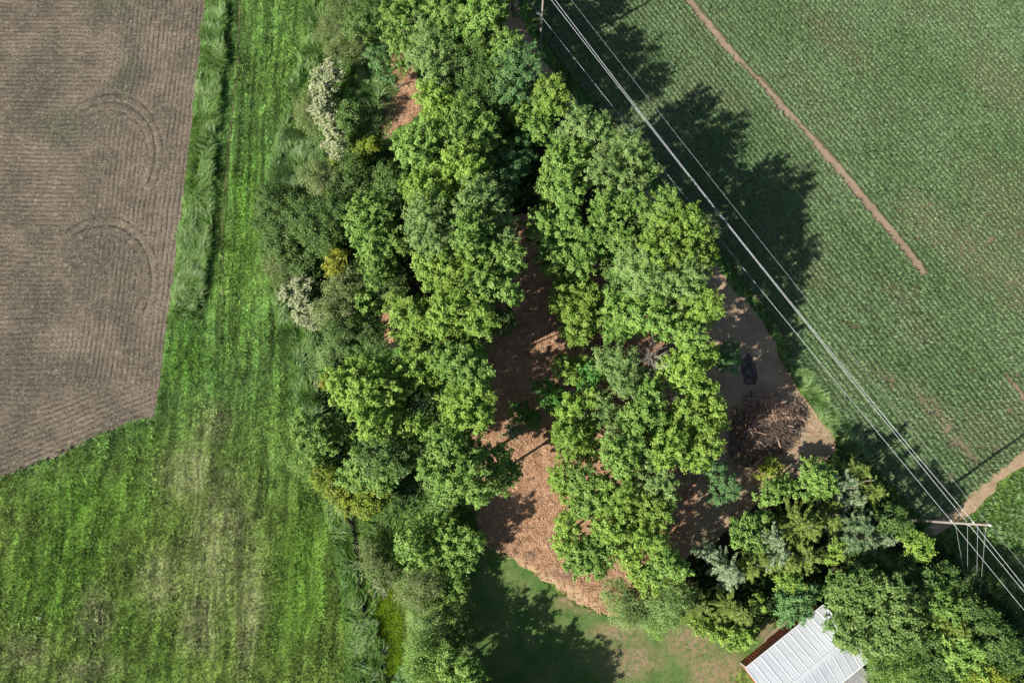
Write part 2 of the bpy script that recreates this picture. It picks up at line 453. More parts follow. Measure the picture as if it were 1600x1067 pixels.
sheet('wood_chip_gap', P_chip3, 0.05, M_chip, 0.2, 0.7)
sheet('wood_chip_clearing', P_chip, 0.05, M_chip, 0.35, 0.8)
P_chip2 = W([(615, 75), (640, 82), (650, 120), (660, 175), (640, 190), (612, 205), (600, 225), (592, 190), (590, 140), (612, 130), (610, 100)])
sheet('wood_chip_patch', P_chip2, 0.05, M_chip, 0.3, 0.7)
P_lawn = W([(730, 838), (765, 855), (820, 888), (865, 920), (905, 950), (965, 965), (1060, 975), (1170, 980), (1215, 960), (1200, 1010), (1150, 1060), (1150, 1200), (650, 1200), (700, 1000)])
sheet('lawn', P_lawn, 0.042, M_lawn, 0.35, 0.9)
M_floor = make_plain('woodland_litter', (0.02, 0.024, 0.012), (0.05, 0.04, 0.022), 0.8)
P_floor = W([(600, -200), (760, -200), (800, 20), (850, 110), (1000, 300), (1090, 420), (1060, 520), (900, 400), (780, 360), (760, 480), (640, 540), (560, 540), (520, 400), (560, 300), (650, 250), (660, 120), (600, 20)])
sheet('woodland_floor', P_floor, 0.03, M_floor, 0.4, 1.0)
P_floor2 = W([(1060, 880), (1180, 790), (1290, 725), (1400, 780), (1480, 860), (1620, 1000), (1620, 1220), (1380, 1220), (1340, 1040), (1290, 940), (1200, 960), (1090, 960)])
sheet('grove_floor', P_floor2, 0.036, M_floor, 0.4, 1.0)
# ditch, a dark wet channel between reed banks
ditch_line = W([(520, 745), (538, 790), (552, 835), (558, 880), (562, 925), (572, 965), (590, 990), (599, 1015), (598, 1050), (605, 1120), (610, 1200)])
sheet('drainage_ditch', band(ditch_line, 1.0, 0.8), 0.034, M_mud, 0.2, 0.7)
M_rut = make_plain('rut_soil', (0.06, 0.09, 0.03), (0.19, 0.14, 0.08), 0.5)
ruts = [[(376, -30), (374, 40), (370, 110), (362, 190), (354, 270), (348, 340), (347, 400), (349, 460)]]
for r in ruts:
    sheet('wheel_rut', band(W(r), 0.26, 0.1), 0.034, M_rut, 0.08, 0.5)
sheet('scorched_patch', W([(1155, 555), (1170, 552), (1180, 568), (1185, 590), (1178, 602), (1163, 600), (1158, 580)]), 0.055, M_stain, 0.12, 0.4)

# ------------------------------------------------------------------ small plants as instanced ground cover
def blade_mesh(name, nb, hgt, wid, spread, bend, segs=2, lean=(0, 0), seed=0, r0=0.04):
    r = random.Random(seed); V = []; F = []
    for i in range(nb):
        a = r.uniform(0, 2 * math.pi); rr = math.sqrt(r.random()) * spread
        bx, by = math.cos(r.uniform(0, 6.28)) * r0 + math.cos(a) * rr * 0.5, math.sin(a) * rr * 0.5
        h = hgt * r.uniform(0.6, 1.15); out = bend * r.uniform(0.5, 1.3)
        dx, dy = math.cos(a) * out + lean[0] * r.uniform(0.6, 1.3), math.sin(a) * out + lean[1] * r.uniform(0.6, 1.3)
        l = math.hypot(dx, dy) or 1; px, py = -dy / l * wid / 2, dx / l * wid / 2
        b = len(V)
        for s in range(segs + 1):
            t = s / segs; w = 1 - t ** 2 * 0.85
            x = bx + dx * t ** 1.5; y = by + dy * t ** 1.5; z = h * (1.75 * t - 0.75 * t * t) * (1 if t < 0.7 else 0.92)
            V += [(x - px * w, y - py * w, z), (x + px * w, y + py * w, z)]
        for s in range(segs): F.append((b + 2 * s, b + 2 * s + 1, b + 2 * s + 3, b + 2 * s + 2))
    return mesh_np(name, V, F)
def proto(name, me, mat):
    o = bpy.data.objects.new(name, me); me.materials.append(mat); return o

def scatter(name, P, rotz, scl, protos, label, cat, tiltx=None):
    n = len(P)
    me = bpy.data.meshes.new(name)
    me.vertices.add(n); me.vertices.foreach_set('co', np.asarray(P, dtype=np.float32).ravel())
    rv = np.zeros((n, 3), dtype=np.float32); rv[:, 2] = rotz
    a = me.attributes.new('rot', 'FLOAT_VECTOR', 'POINT'); a.data.foreach_set('vector', rv.ravel())
    a = me.attributes.new('scl', 'FLOAT', 'POINT'); a.data.foreach_set('value', np.asarray(scl, dtype=np.float32))
    a = me.attributes.new('pick', 'INT', 'POINT'); a.data.foreach_set('value', rng.integers(0, len(protos), n).astype(np.int32))
    me.update()
    o = link(name, me)
    g = bpy.data.node_groups.new(name + '_scatter', 'GeometryNodeTree')
    g.interface.new_socket('Geometry', in_out='INPUT', socket_type='NodeSocketGeometry')
    g.interface.new_socket('Geometry', in_out='OUTPUT', socket_type='NodeSocketGeometry')
    gi = g.nodes.new('NodeGroupInput'); go = g.nodes.new('NodeGroupOutput')
    iop = g.nodes.new('GeometryNodeInstanceOnPoints')
    m2p = g.nodes.new('GeometryNodeMeshToPoints')
    g.links.new(gi.outputs[0], m2p.inputs[0]); g.links.new(m2p.outputs[0], iop.inputs['Points'])
    def na(nm, dt):
        q = g.nodes.new('GeometryNodeInputNamedAttribute'); q.data_type = dt; q.inputs['Name'].default_value = nm; return q.outputs[0]
    e2r = g.nodes.new('FunctionNodeEulerToRotation')
    g.links.new(na('rot', 'FLOAT_VECTOR'), e2r.inputs[0]); g.links.new(e2r.outputs[0], iop.inputs['Rotation'])
    g.links.new(na('scl', 'FLOAT'), iop.inputs['Scale'])
    join = g.nodes.new('GeometryNodeJoinGeometry')
    for p in reversed(protos):
        oi = g.nodes.new('GeometryNodeObjectInfo'); oi.inputs['Object'].default_value = p
        oi.inputs['As Instance'].default_value = True
        g.links.new(oi.outputs['Geometry'], join.inputs[0])
    g.links.new(join.outputs[0], iop.inputs['Instance'])
    iop.inputs['Pick Instance'].default_value = True
    g.links.new(na('pick', 'INT'), iop.inputs['Instance Index'])
    g.links.new(iop.outputs[0], go.inputs[0])
    md = o.modifiers.new('scatter', 'NODES'); md.node_group = g
    return tag(o, label, cat, kind='stuff')
def grid_pts(poly, sp, jit=0.5):
    xs = [p.x for p in poly]; ys = [p.y for p in poly]
    X, Y = np.meshgrid(np.arange(min(xs), max(xs), sp), np.arange(min(ys), max(ys), sp))
    X = X.ravel() + rng.uniform(-jit, jit, X.size) * sp; Y = Y.ravel() + rng.uniform(-jit, jit, Y.size) * sp
    m = in_poly(X, Y, poly); return X[m], Y[m]
def xyz(X, Y, z=0.03): return np.stack([X, Y, np.full(len(X), z)], 1)
def uv_of(X, Y):
    # picture position of ground points (only for laying the survey out)
    dz = -CAM_H; yc = Y * CT + dz * ST; zc = -Y * ST + dz * CT
    return 800 + FPX * X / -zc, 533.5 - FPX * yc / -zc
def near(X, Y, lst):
    m = np.zeros(len(X))
    for (x, y, rx, ry, an) in lst:
        dx, dy = X - x, Y - y; c, s = math.cos(an), math.sin(an)
        q = np.hypot((dx * c + dy * s) / rx, (-dx * s + dy * c) / ry)
        m = np.maximum(m, np.clip((1.2 - q) / 0.8, 0, 1))
    return m

# maize
def make_maize_mat():
    n = NT('maize_leaf')
    f = n.noise(0.07, 3, 0.6)
    c = n.mix(n.step(f, 0.38, 0.62), (0.143, 0.228, 0.092), (0.185, 0.265, 0.122))
    thin = n.blobs(n.warp(0.12, 5), THIN, (0.2, 1.2))
    c = n.mix(n.math('MULTIPLY', thin, 0.55), c, (0.22, 0.255, 0.13))
    c = n.scale(c, n.math('MULTIPLY_ADD', n.rnd(), 0.34, 0.9))
    return n.surf(c, 0.55, 0.25, transl=0.25)
THIN = [pb(1440, 340, 70, 45, -0.8), pb(1520, 400, 50, 90, 0.7), pb(1600, 450, 50, 60, 0.7), pb(1395, 460, 45, 20, -0.8), pb(1435, 520, 25, 30, 0.7), pb(1270, 430, 30, 30), pb(1455, 640, 22, 60, 0.7),
        pb(1500, 700, 22, 60, 0.75), pb(1380, 590, 20, 40, 0.7), pb(1540, 680, 60, 40, -0.7), pb(1590, 640, 30, 30), pb(1085, 150, 30, 20), pb(1300, 60, 90, 30, -0.8), pb(1140, 165, 20, 30, 0.7), pb(1560, 130, 40, 80, 0.7), pb(1580, 330, 70, 120, 0.5)]
BARE = [pb(1452, 640, 6, 55, 0.72), pb(1500, 700, 6, 55, 0.78), pb(1235, 383, 12, 7), pb(1020, 165, 12, 12), pb(1385, 595, 5, 25, 0.7), pb(1425, 455, 10, 12), pb(1250, 70, 5, 9), pb(1480, 745, 8, 14), pb(1548, 375, 9, 7),
        pb(1085, 170, 12, 8), pb(1330, 510, 8, 16, 0.7), pb(1590, 590, 10, 10)]
M_maize = make_maize_mat()
a, b = G(1068, 267), G(1478, 799)
rd = (b - a).normalized(); rn = Vector((-rd.y, rd.x, 0))
xs = np.array([p.x for p in P_maize]); ys = np.array([p.y for p in P_maize])
lim = W([(700, -70), (1700, -70), (1700, 900), (700, 900)])
uu = np.arange(-160, 160, 0.22); vv = np.arange(-160, 160, 0.76)
U, Vv = np.meshgrid(uu, vv)
U = U.ravel() + rng.uniform(-0.13, 0.13, U.size); Vv = Vv.ravel() + rng.normal(0, 0.07, Vv.size)
X = a.x + rd.x * U + rn.x * Vv; Y = a.y + rd.y * U + rn.y * Vv
m = in_poly(X, Y, P_maize) & in_poly(X, Y, lim)
X, Y = X[m], Y[m]
m = ~(in_poly(X, Y, P_strip) | in_poly(X, Y, P_strip2) | in_poly(X, Y, P_head))
X, Y = X[m], Y[m]
th = near(X, Y, THIN) * (0.5 + vnoise(X, Y, 2.0)); ba = near(X, Y, BARE)
s = (1.02 + 0.28 * vnoise(X, Y, 7.0)) * rng.uniform(0.75, 1.2, len(X)) * (1 - 0.16 * np.clip(th, 0, 1))
keep = (rng.random(len(X)) > ba * 0.8) & (rng.random(len(X)) > 0.02 + 0.10 * th)
X, Y, s = X[keep], Y[keep], s[keep]
mz = [proto('maize_plant_form', blade_mesh('maize_plant_form', 15, 0.42, 0.085, 0.10, 0.40, 3, (0, 0), 30 + i, 0.02), M_maize) for i in range(5)]
row_rot = rng.uniform(0, 6.28, len(X))
scatter('maize_crop', xyz(X, Y), row_rot, s, mz, 'rows of knee high green maize in the field right of the wood', 'maize')
print('maize', len(X))

# meadow turf
P_mead = W([(330, -60), (600, -60), (640, 100), (600, 230), (540, 250), (520, 420), (560, 700), (640, 1150), (-70, 1150), (-70, 770), (0, 748), (100, 712), (200, 664), (243, 655), (255, 580), (280, 380), (305, 170), (325, 0)])
X, Y = grid_pts(P_mead, 0.40)
s = (0.6 + 0.8 * vnoise(X * 1.0, Y * 0.3, 0.9)) * (0.5 + 0.9 * vnoise(X, Y * .12, 1.3)) * (0.7 + 0.5 * vnoise(X, Y, 2.2)) * rng.uniform(0.6, 1.5, len(X))
drym = near(X, Y, [pb(345, 840, 70, 130), pb(250, 900, 50, 55), pb(300, 740, 60, 60)])
s *= 1 - 0.35 * drym
rut = W(ruts[0]); 
rb = band(rut, 0.6, 0.3)
k = ~in_poly(X, Y, rb)
for ln_ in ([(352, 60), (338, 300), (335, 480), (345, 560), (352, 640)], [(398, -20), (385, 250), (372, 400), (378, 500), (392, 620)], [(430, -20), (412, 250), (405, 450), (428, 620), (430, 800), (425, 960)],
            [(375, 560), (398, 700), (402, 860)], [(440, 560), (455, 760), (462, 960)], [(362, 230), (352, 420), (362, 560)], [(300, 560), (330, 640), (345, 760)], [(70, 800), (62, 860), (75, 930)], [(180, 750), (210, 830), (230, 900)]):
    wv_ = X + (vnoise(X, Y, 4.0) - .5) * 1.6
    k &= ~(in_poly(wv_, Y, band(W(ln_), 0.5, 0.4)) & (vnoise(X, Y, 1.7) > .3))
k &= ~in_poly(X, Y, band(ditch_line, 1.5, 1.3))
gt = [proto('grass_tuft_form', blade_mesh('grass_tuft_form', 16, 0.24, 0.045, 0.34, 0.16, 2, (0.05, 0.0), 60 + i, 0.15), M_tuft) for i in range(5)]
scatter('meadow_grass', xyz(X[k], Y[k], 0.0), rng.uniform(0, 6.28, k.sum()), s[k], gt, 'rough green meadow grass left of the wood', 'grass')
print('tufts', k.sum())

# lawn turf
X, Y = grid_pts(W([(730, 838), (765, 855), (865, 920), (965, 965), (1170, 980), (1215, 960), (1200, 1010), (1150, 1130), (680, 1130), (720, 930)]), 0.35)
lt = [proto('lawn_tuft_form', blade_mesh('lawn_tuft_form', 12, 0.09, 0.035, 0.3, 0.08, 1, (0, 0), 80 + i, 0.15), M_lawn_t) for i in range(3)]
k = rng.random(len(X)) < 0.55 + 0.5 * vnoise(X, Y, 1.5)
scatter('lawn_grass', xyz(X[k], Y[k], 0.04), rng.uniform(0, 6.28, k.sum()), rng.uniform(0.7, 1.2, k.sum()), lt, 'short mown lawn grass below the wood chip clearing', 'grass')

# tall grass beds
M_reed = simple_leafy('pale_tall_grass', (0.16, 0.29, 0.075), (0.30, 0.43, 0.17), 0.25, 0.45, 0.4, 0.5, 0.5)
M_reed_g = simple_leafy('green_tall_grass', (0.12, 0.26, 0.04), (0.22, 0.37, 0.085), 0.25, 0.5, 0.35, 0.4, 0.5)
M_reed_b = simple_leafy('blue_green_tall_grass', (0.095, 0.215, 0.030), (0.19, 0.34, 0.065), 0.25, 0.45, 0.35, 0.4, 0.5)
M_yel = simple_leafy('yellow_green_grass', (0.25, 0.42, 0.015), (0.34, 0.48, 0.02), 0.25, 0.55, 0.3, 0.5, 0.4)
M_vivid = simple_leafy('vivid_grass', (0.12, 0.27, 0.045), (0.19, 0.36, 0.08), 0.25, 0.55, 0.3, 0.5, 0.4)
M_weed = simple_leafy('rank_weeds', (0.14, 0.25, 0.065), (0.24, 0.36, 0.13), 0.25, 0.55, 0.3, 0.6, 0.5)
def reeds(mat, h, nm): return [proto(nm, blade_mesh(nm, 26, h, 0.05, 0.55, 0.30 * h, 3, (0.55 * h, 0), 100 + i, 0.2), mat) for i in range(4)]
DGAP = band(ditch_line[1:6], 0.55, 0.45)
R_pale, R_green, R_blue = reeds(M_reed, 1.25, 'pale_tuft_form'), reeds(M_reed_g, 1.0, 'green_tuft_form'), reeds(M_reed_b, 1.1, 'blue_tuft_form')
R_yel = [proto('yellow_tuft_form', blade_mesh('yellow_tuft_form', 18, 0.3, 0.04, 0.36, 0.12, 2, (0.03, 0.0), 130 + i, 0.15), M_yel) for i in range(3)]
R_viv = [proto('vivid_tuft_form', blade_mesh('vivid_tuft_form', 18, 0.28, 0.04, 0.36, 0.14, 2, (0.03, 0.0), 140 + i, 0.15), M_vivid) for i in range(3)]
R_weed = [proto('weed_tuft_form', blade_mesh('weed_tuft_form', 22, 0.5, 0.10, 0.4, 0.3, 2, (0.0, 0.0), 150 + i, 0.2), M_weed) for i in range(4)]
DG2 = band(ditch_line[7:9], 0.5, 0.4)
def bed(name, poly, sp, pr, label, cat, dirn=None, smin=0.6, smax=1.25, thin=0.0, cut=None, clump=1.6):
    X, Y = grid_pts(poly, sp)
    c = vnoise(X, Y, clump)
    k = (rng.random(len(X)) > thin * (1 - c))
    if cut: k &= ~in_poly(X, Y, cut) & ~in_poly(X, Y, DG2)
    X, Y, c = X[k], Y[k], c[k]
    if dirn is None: rot = rng.uniform(0, 6.28, len(X))
    else: rot = dirn + (vnoise(X, Y, 2.5) - 0.5) * 4.2 + rng.normal(0, 0.35, len(X))
    s = (smin + (smax - smin) * (0.25 * rng.random(len(X)) + 0.75 * c))
    return scatter(name, xyz(X, Y, 0.03), rot, s, pr, label, cat)
bed('tall_grass', W([(326, -40), (352, -40), (352, 60), (345, 150), (334, 230), (332, 330), (326, 400), (312, 470), (290, 500), (268, 500), (280, 390), (294, 270), (307, 160), (322, 40)]),
    0.42, R_green + R_pale[:1], 'tall rank grass along the right edge of the ploughed field', 'tall grass', 0.6, 0.6, 1.35, 0.3)
bed('tall_grass', W([(300, 330), (326, 330), (318, 480), (285, 500), (272, 490), (283, 400)]), 0.6, R_pale, 'pale windblown tall grass at the lower end of the field edge strip', 'tall grass', 0.9, 0.6, 1.1, 0.5)
bed('tall_grass', W([(480, -40), (600, -40), (610, 60), (590, 230), (560, 250), (560, 90), (520, 90), (480, 120), (455, 180), (440, 250), (470, 260), (440, 300), (425, 330), (425, 250), (450, 150), (480, 60)]),
    0.5, R_green + R_pale[:2], 'tall grass between the mown strip and the flowering bushes', 'tall grass', 2.0, 0.5, 1.1, 0.4)
bed('tall_grass', W([(440, 200), (500, 215), (520, 265), (470, 300), (430, 290), (430, 240)]), 0.5, R_pale, 'pale swirled tall grass below the upper flowering bush', 'tall grass', 2.0, 0.6, 1.1, 0.3)
bed('tall_grass', W([(425, 440), (450, 480), (490, 520), (510, 560), (500, 600), (505, 650), (490, 690), (465, 690), (455, 600), (450, 540), (430, 490)]),
    0.48, R_blue + R_pale[:2], 'dark and pale swirled tall grass left of the big round tree', 'tall grass', 1.6, 0.6, 1.25, 0.3)
bed('tall_grass', W([(500, 775), (530, 770), (548, 800), (560, 850), (566, 925), (582, 970), (602, 1010), (604, 1120), (546, 1120), (538, 960), (522, 860)]),
    0.45, R_blue + R_green[:2] + R_pale[:1], 'blue green reeds on the left bank of the ditch', 'tall grass', 0.2, 0.6, 1.3, 0.25, DGAP)
bed('tall_grass', W([(560, 790), (640, 770), (680, 800), (660, 880), (622, 915), (600, 915), (590, 950), (585, 960), (572, 900), (560, 830)]),
    0.5, R_green + R_weed[:2], 'green tall grass on the right bank of the ditch', 'tall grass', 0.8, 0.5, 1.1, 0.2, DGAP)
bed('swale_grass', W([(590, 915), (615, 915), (628, 960), (632, 1010), (622, 1050), (604, 1055), (606, 1010), (584, 975)]), 0.26, R_yel, 'bright yellow green grass in the wet swale beside the ditch', 'grass')
bed('verge_grass', W([(1215, 530), (1240, 560), (1285, 620), (1335, 682), (1360, 720), (1330, 720), (1300, 685), (1250, 610), (1222, 570)]), 0.36, R_viv + R_pale[:2], 'bright grass verge between the dirt clearing and the maize', 'grass', 0.3, 0.7, 1.2)
bed('verge_grass', W([(1335, 690), (1380, 745), (1440, 812), (1470, 850), (1440, 850), (1380, 790), (1320, 720)]), 0.4, R_viv, 'shaded grass verge between the grove and the maize', 'grass')
bed('roadside_grass', W([(1500, 818), (1535, 790), (1570, 755), (1600, 730), (1700, 680), (1700, 1150), (1640, 1100), (1560, 960), (1480, 880), (1470, 850), (1470, 835)]),
    0.4, R_viv + R_weed[:1], 'vivid grass beyond the bare headland beneath the power pole', 'grass')
bed('weeds', W([(1560, 800), (1600, 790), (1700, 770), (1700, 1100), (1620, 1000), (1560, 940), (1500, 880), (1510, 850)]), 0.6, R_weed, 'pale leafy weeds in the grass right of the power pole', 'weeds', None, 0.7, 1.4, 0.4)
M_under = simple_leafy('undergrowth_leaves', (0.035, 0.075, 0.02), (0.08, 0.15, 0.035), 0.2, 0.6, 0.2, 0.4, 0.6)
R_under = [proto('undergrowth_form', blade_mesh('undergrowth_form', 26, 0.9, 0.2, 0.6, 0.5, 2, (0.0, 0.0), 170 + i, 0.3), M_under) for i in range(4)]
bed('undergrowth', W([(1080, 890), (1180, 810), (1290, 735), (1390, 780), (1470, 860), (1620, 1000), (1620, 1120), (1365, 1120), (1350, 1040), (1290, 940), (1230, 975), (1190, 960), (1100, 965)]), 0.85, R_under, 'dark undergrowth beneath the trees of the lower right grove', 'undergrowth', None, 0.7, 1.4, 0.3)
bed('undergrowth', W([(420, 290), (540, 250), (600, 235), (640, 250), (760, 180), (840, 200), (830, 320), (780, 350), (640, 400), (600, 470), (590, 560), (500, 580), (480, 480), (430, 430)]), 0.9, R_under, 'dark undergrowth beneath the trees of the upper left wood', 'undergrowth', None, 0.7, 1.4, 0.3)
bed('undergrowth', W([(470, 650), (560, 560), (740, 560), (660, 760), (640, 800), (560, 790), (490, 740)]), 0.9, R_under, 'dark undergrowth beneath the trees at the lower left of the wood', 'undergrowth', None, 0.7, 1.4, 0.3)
bed('tall_grass', W([(640, 740), (735, 730), (750, 825), (735, 850), (680, 830), (640, 790)]), 0.6, R_green + R_weed[:2], 'rank growth at the shaded lower left edge of the wood chips', 'tall grass', 0.8, 0.5, 1.0)
bed('weeds', W([(590, 60), (620, 140), (590, 215), (565, 220), (560, 100)]), 0.5, R_weed, 'leafy weeds between the flowering bush and the wood chip patch', 'weeds')
bed('weeds', W([(100, 700), (160, 676), (240, 655), (246, 664), (160, 692), (60, 732), (0, 752), (0, 748)]), 0.8, R_weed, 'darker broadleaf weeds along the lower edge of the ploughed field', 'weeds', None, 0.5, 1.0, 0.3)

# chips and stubble
def stick_mesh(name, n, L, w, spread, seed, zr=0.05):
    r = random.Random(seed); V = []; F = []
    for i in range(n):
        a = r.uniform(0, 3.14); l = L * r.uniform(0.5, 1.3) / 2; cx, cy = r.uniform(-spread, spread), r.uniform(-spread, spread)
        dx, dy = math.cos(a) * l, math.sin(a) * l; px, py = -math.sin(a) * w / 2, math.cos(a) * w / 2
        z0, z1 = r.uniform(0.01, zr), r.uniform(0.01, zr); b = len(V)
        V += [(cx - dx - px, cy - dy - py, z0), (cx + dx - px, cy + dy - py, z1), (cx + dx + px, cy + dy + py, z1), (cx - dx + px, cy - dy + py, z0),
              (cx - dx, cy - dy, z0 + w * 0.6), (cx + dx, cy + dy, z1 + w * 0.6)]
        F += [(b, b + 1, b + 5, b + 4), (b + 4, b + 5, b + 2, b + 3)]
    return mesh_np(name, V, F)
M_chips = simple_leafy('loose_wood_chips', (0.38, 0.21, 0.125), (0.64, 0.42, 0.26), 0.0, 0.8, 0.1, 1.2, 0.9)
M_straw = simple_leafy('straw_residue', (0.34, 0.29, 0.21), (0.52, 0.46, 0.35), 0.0, 0.8, 0.1, 1.2, 0.7)
ch = [proto('chip_form', stick_mesh('chip_form', 13, 0.22, 0.045, 0.32, i, 0.09), M_chips) for i in range(4)]
stw = [proto('straw_form', stick_mesh('straw_form', 7, 0.24, 0.04, 0.42, 20 + i, 0.05), M_straw) for i in range(4)]
for nm, poly, lab in (('wood_chips', P_chip, 'loose orange brown wood chips strewn over the central clearing'), ('wood_chips', P_chip2, 'loose wood chips on the small patch at the top')):
    X, Y = grid_pts(poly, 0.55); k = rng.random(len(X)) < 0.9
    scatter(nm, xyz(X[k], Y[k], 0.05), rng.uniform(0, 6.28, k.sum()), rng.uniform(0.6, 1.5, k.sum()), ch, lab, 'wood chips')
X, Y = grid_pts(W([(1230, 590), (1305, 690), (1290, 725), (1240, 750), (1180, 790), (1120, 840), (1060, 880), (1140, 700)]), 0.6)
scatter('straw_litter', xyz(X, Y, 0.045), rng.uniform(0, 6.28, len(X)), rng.uniform(0.5, 1.2, len(X)), stw[:2] + ch[:1], 'straw coloured litter on the dirt clearing beside the brush pile', 'litter')
X, Y = grid_pts(W([(-60, -60), (325, -60), (316, 70), (290, 280), (262, 500), (242, 648), (205, 656), (100, 704), (0, 740), (-60, 765)]), 0.62)
k = rng.random(len(X)) < 0.45 + 0.6 * vnoise(X, Y, 3)
scatter('corn_stubble', xyz(X[k], Y[k], 0.03), rng.uniform(0, 6.28, k.sum()), rng.uniform(0.4, 1.1, k.sum()), stw, 'pale corn stubble scattered over the ploughed field', 'stubble')
print('ground done', time.time() - T0)
exec_marker = True

# ------------------------------------------------------------------ trees
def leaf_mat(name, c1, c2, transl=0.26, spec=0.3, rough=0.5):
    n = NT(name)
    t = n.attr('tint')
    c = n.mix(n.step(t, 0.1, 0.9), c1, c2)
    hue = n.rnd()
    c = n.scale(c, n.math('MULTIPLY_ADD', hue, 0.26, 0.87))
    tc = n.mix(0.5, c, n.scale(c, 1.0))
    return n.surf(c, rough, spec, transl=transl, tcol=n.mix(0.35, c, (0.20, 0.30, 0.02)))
KM = dict(
    maple=leaf_mat('maple_leaves', (0.085, 0.195, 0.024), (0.26, 0.41, 0.085)),
    bright=leaf_mat('bright_leaves', (0.115, 0.235, 0.022), (0.30, 0.44, 0.075)),
    silver=leaf_mat('silver_maple_leaves', (0.11, 0.22, 0.042), (0.28, 0.40, 0.125)),
    blue=leaf_mat('blue_green_leaves', (0.07, 0.18, 0.05), (0.18, 0.33, 0.11)),
    emerald=leaf_mat('emerald_leaves', (0.06, 0.19, 0.028), (0.12, 0.31, 0.05)),
    dark=leaf_mat('dark_leaves', (0.055, 0.125, 0.024), (0.145, 0.24, 0.055)),
    olive=leaf_mat('olive_leaves', (0.105, 0.165, 0.040), (0.22, 0.27, 0.095)),
    yellow=leaf_mat('yellow_green_leaves', (0.15, 0.24, 0.02), (0.30, 0.36, 0.04)),
    gold=leaf_mat('golden_leaves', (0.19, 0.24, 0.02), (0.36, 0.36, 0.03)),
    elder=leaf_mat('elder_leaves', (0.07, 0.14, 0.035), (0.15, 0.24, 0.07)),
    cedar=leaf_mat('cedar_foliage', (0.075, 0.14, 0.020), (0.27, 0.34, 0.07), 0.12),
    spruce=leaf_mat('grey_green_needles', (0.075, 0.14, 0.055), (0.22, 0.31, 0.14), 0.12),
    pale=leaf_mat('pale_grey_foliage', (0.065, 0.12, 0.040), (0.34, 0.43, 0.24), 0.1),
    walnut=leaf_mat('walnut_leaves', (0.10, 0.20, 0.035), (0.25, 0.37, 0.10)),
    brown=leaf_mat('withered_foliage', (0.16, 0.12, 0.06), (0.26, 0.19, 0.11), 0.15),
    flower=leaf_mat('cream_blossom', (0.42, 0.43, 0.23), (0.60, 0.61, 0.38), 0.2),
)
# leaf length, leaf width ratio, spray sigma, bough reach, leaves per square metre, vertical stretch
KP = dict(maple=(.30, .62, .15, .50, 122, .85), bright=(.29, .62, .15, .45, 124, .85), silver=(.28, .5, .14, .55, 130, .9), blue=(.27, .5, .16, .40, 125, .8),
          emerald=(.29, .5, .17, .45, 120, .8), dark=(.28, .6, .26, .32, 115, .8), olive=(.26, .5, .28, .30, 120, .75), yellow=(.30, .6, .22, .35, 105, .75),
          gold=(.30, .6, .22, .35, 110, .75), elder=(.28, .6, .25, .30, 105, .75), walnut=(.38, .5, .20, .42, 110, .75), willow=(.30, .3, .34, .28, 140, .75), brown=(.25, .4, .3, .35, 80, .7))
leaf_total = 0
def rand_unit(n):
    v = rng.normal(size=(n, 3)); return v / np.linalg.norm(v, axis=1, keepdims=True)
def leaf_quads(C, N, A, L, wr):
    """kites: centre C, normal N, rough axis A, length L"""
    A = A - N * np.sum(A * N, 1, keepdims=True); A /= np.linalg.norm(A, axis=1, keepdims=True) + 1e-6
    B = np.cross(N, A); L = L[:, None]
    V = np.stack([C - A * L * .5, C + B * L * wr * .5 + N * L * .10, C + A * L * .5 - N * L * .06, C - B * L * wr * .5 + N * L * .10], 1).reshape(-1, 3)
    F = np.arange(len(V), dtype=np.int32).reshape(-1, 4)
    return V, F
def lobe_leaves(c, r, kind, dens=1.0, big=1.0):
    LL, wr, sg, reach, lm, vs = KP[kind]; LL *= big
    n = int(math.pi * r * r * lm * dens * 1.0)
    nb = max(9, int(3.0 * r * r + 6))
    # boughs
    i = np.arange(nb) + 0.5
    ct = 1 - 1.28 * i / nb                             # cos of polar angle from up to a bit below the equator
    ph = i * 2.39996 + rng.uniform(0, 6.28)
    stn = np.sqrt(np.clip(1 - ct ** 2, 0, 1))
    D = np.stack([stn * np.cos(ph), stn * np.sin(ph), ct], 1) + rng.normal(0, .14, (nb, 3))
    D /= np.linalg.norm(D, axis=1, keepdims=True)
    R = r * rng.uniform(0.78, 1.14, nb)
    tip = D * R[:, None] * np.array([1, 1, vs]) + np.array([0, 0, .22 * r]) * rng.uniform(-.8, 1.6, (nb, 1))
    wid = r ** .7 * rng.uniform(.24, .38, nb)
    base = tip * (1 - reach) * .85
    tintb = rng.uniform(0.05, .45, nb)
    # sprays
    ns = max(nb * 5, n // 10)
    bi = rng.integers(0, nb, ns)
    t = rng.random(ns) ** .75
    q = rand_unit(ns) * (rng.random(ns) ** .4)[:, None] * (wid[bi] * (1.05 - .75 * t))[:, None]
    sp = base[bi] * (1 - t)[:, None] + tip[bi] * t[:, None] + q
    sd = D[bi] * .55 + q / (wid[bi][:, None] + .01) * .7 + np.array([0, 0, .35])
    sd /= np.linalg.norm(sd, axis=1, keepdims=True)
    # leaves
    si = rng.integers(0, ns, n)
    C = sp[si] + rng.normal(0, sg, (n, 3)) * np.array([1, 1, .75])
    N = sd[si] * .7 + rand_unit(n) * .62 + np.array([-.20, -.13, .38]); N /= np.linalg.norm(N, axis=1, keepdims=True)
    A = sd[si] + rand_unit(n) * .8
    L = LL * rng.uniform(.6, 1.2, n)
    V, F = leaf_quads(C, N, A, L, wr)
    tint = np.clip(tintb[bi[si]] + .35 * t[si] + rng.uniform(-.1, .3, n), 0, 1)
    return V + np.array(c), F, np.repeat(tint, 4), (base + np.array(c), tip + np.array(c))
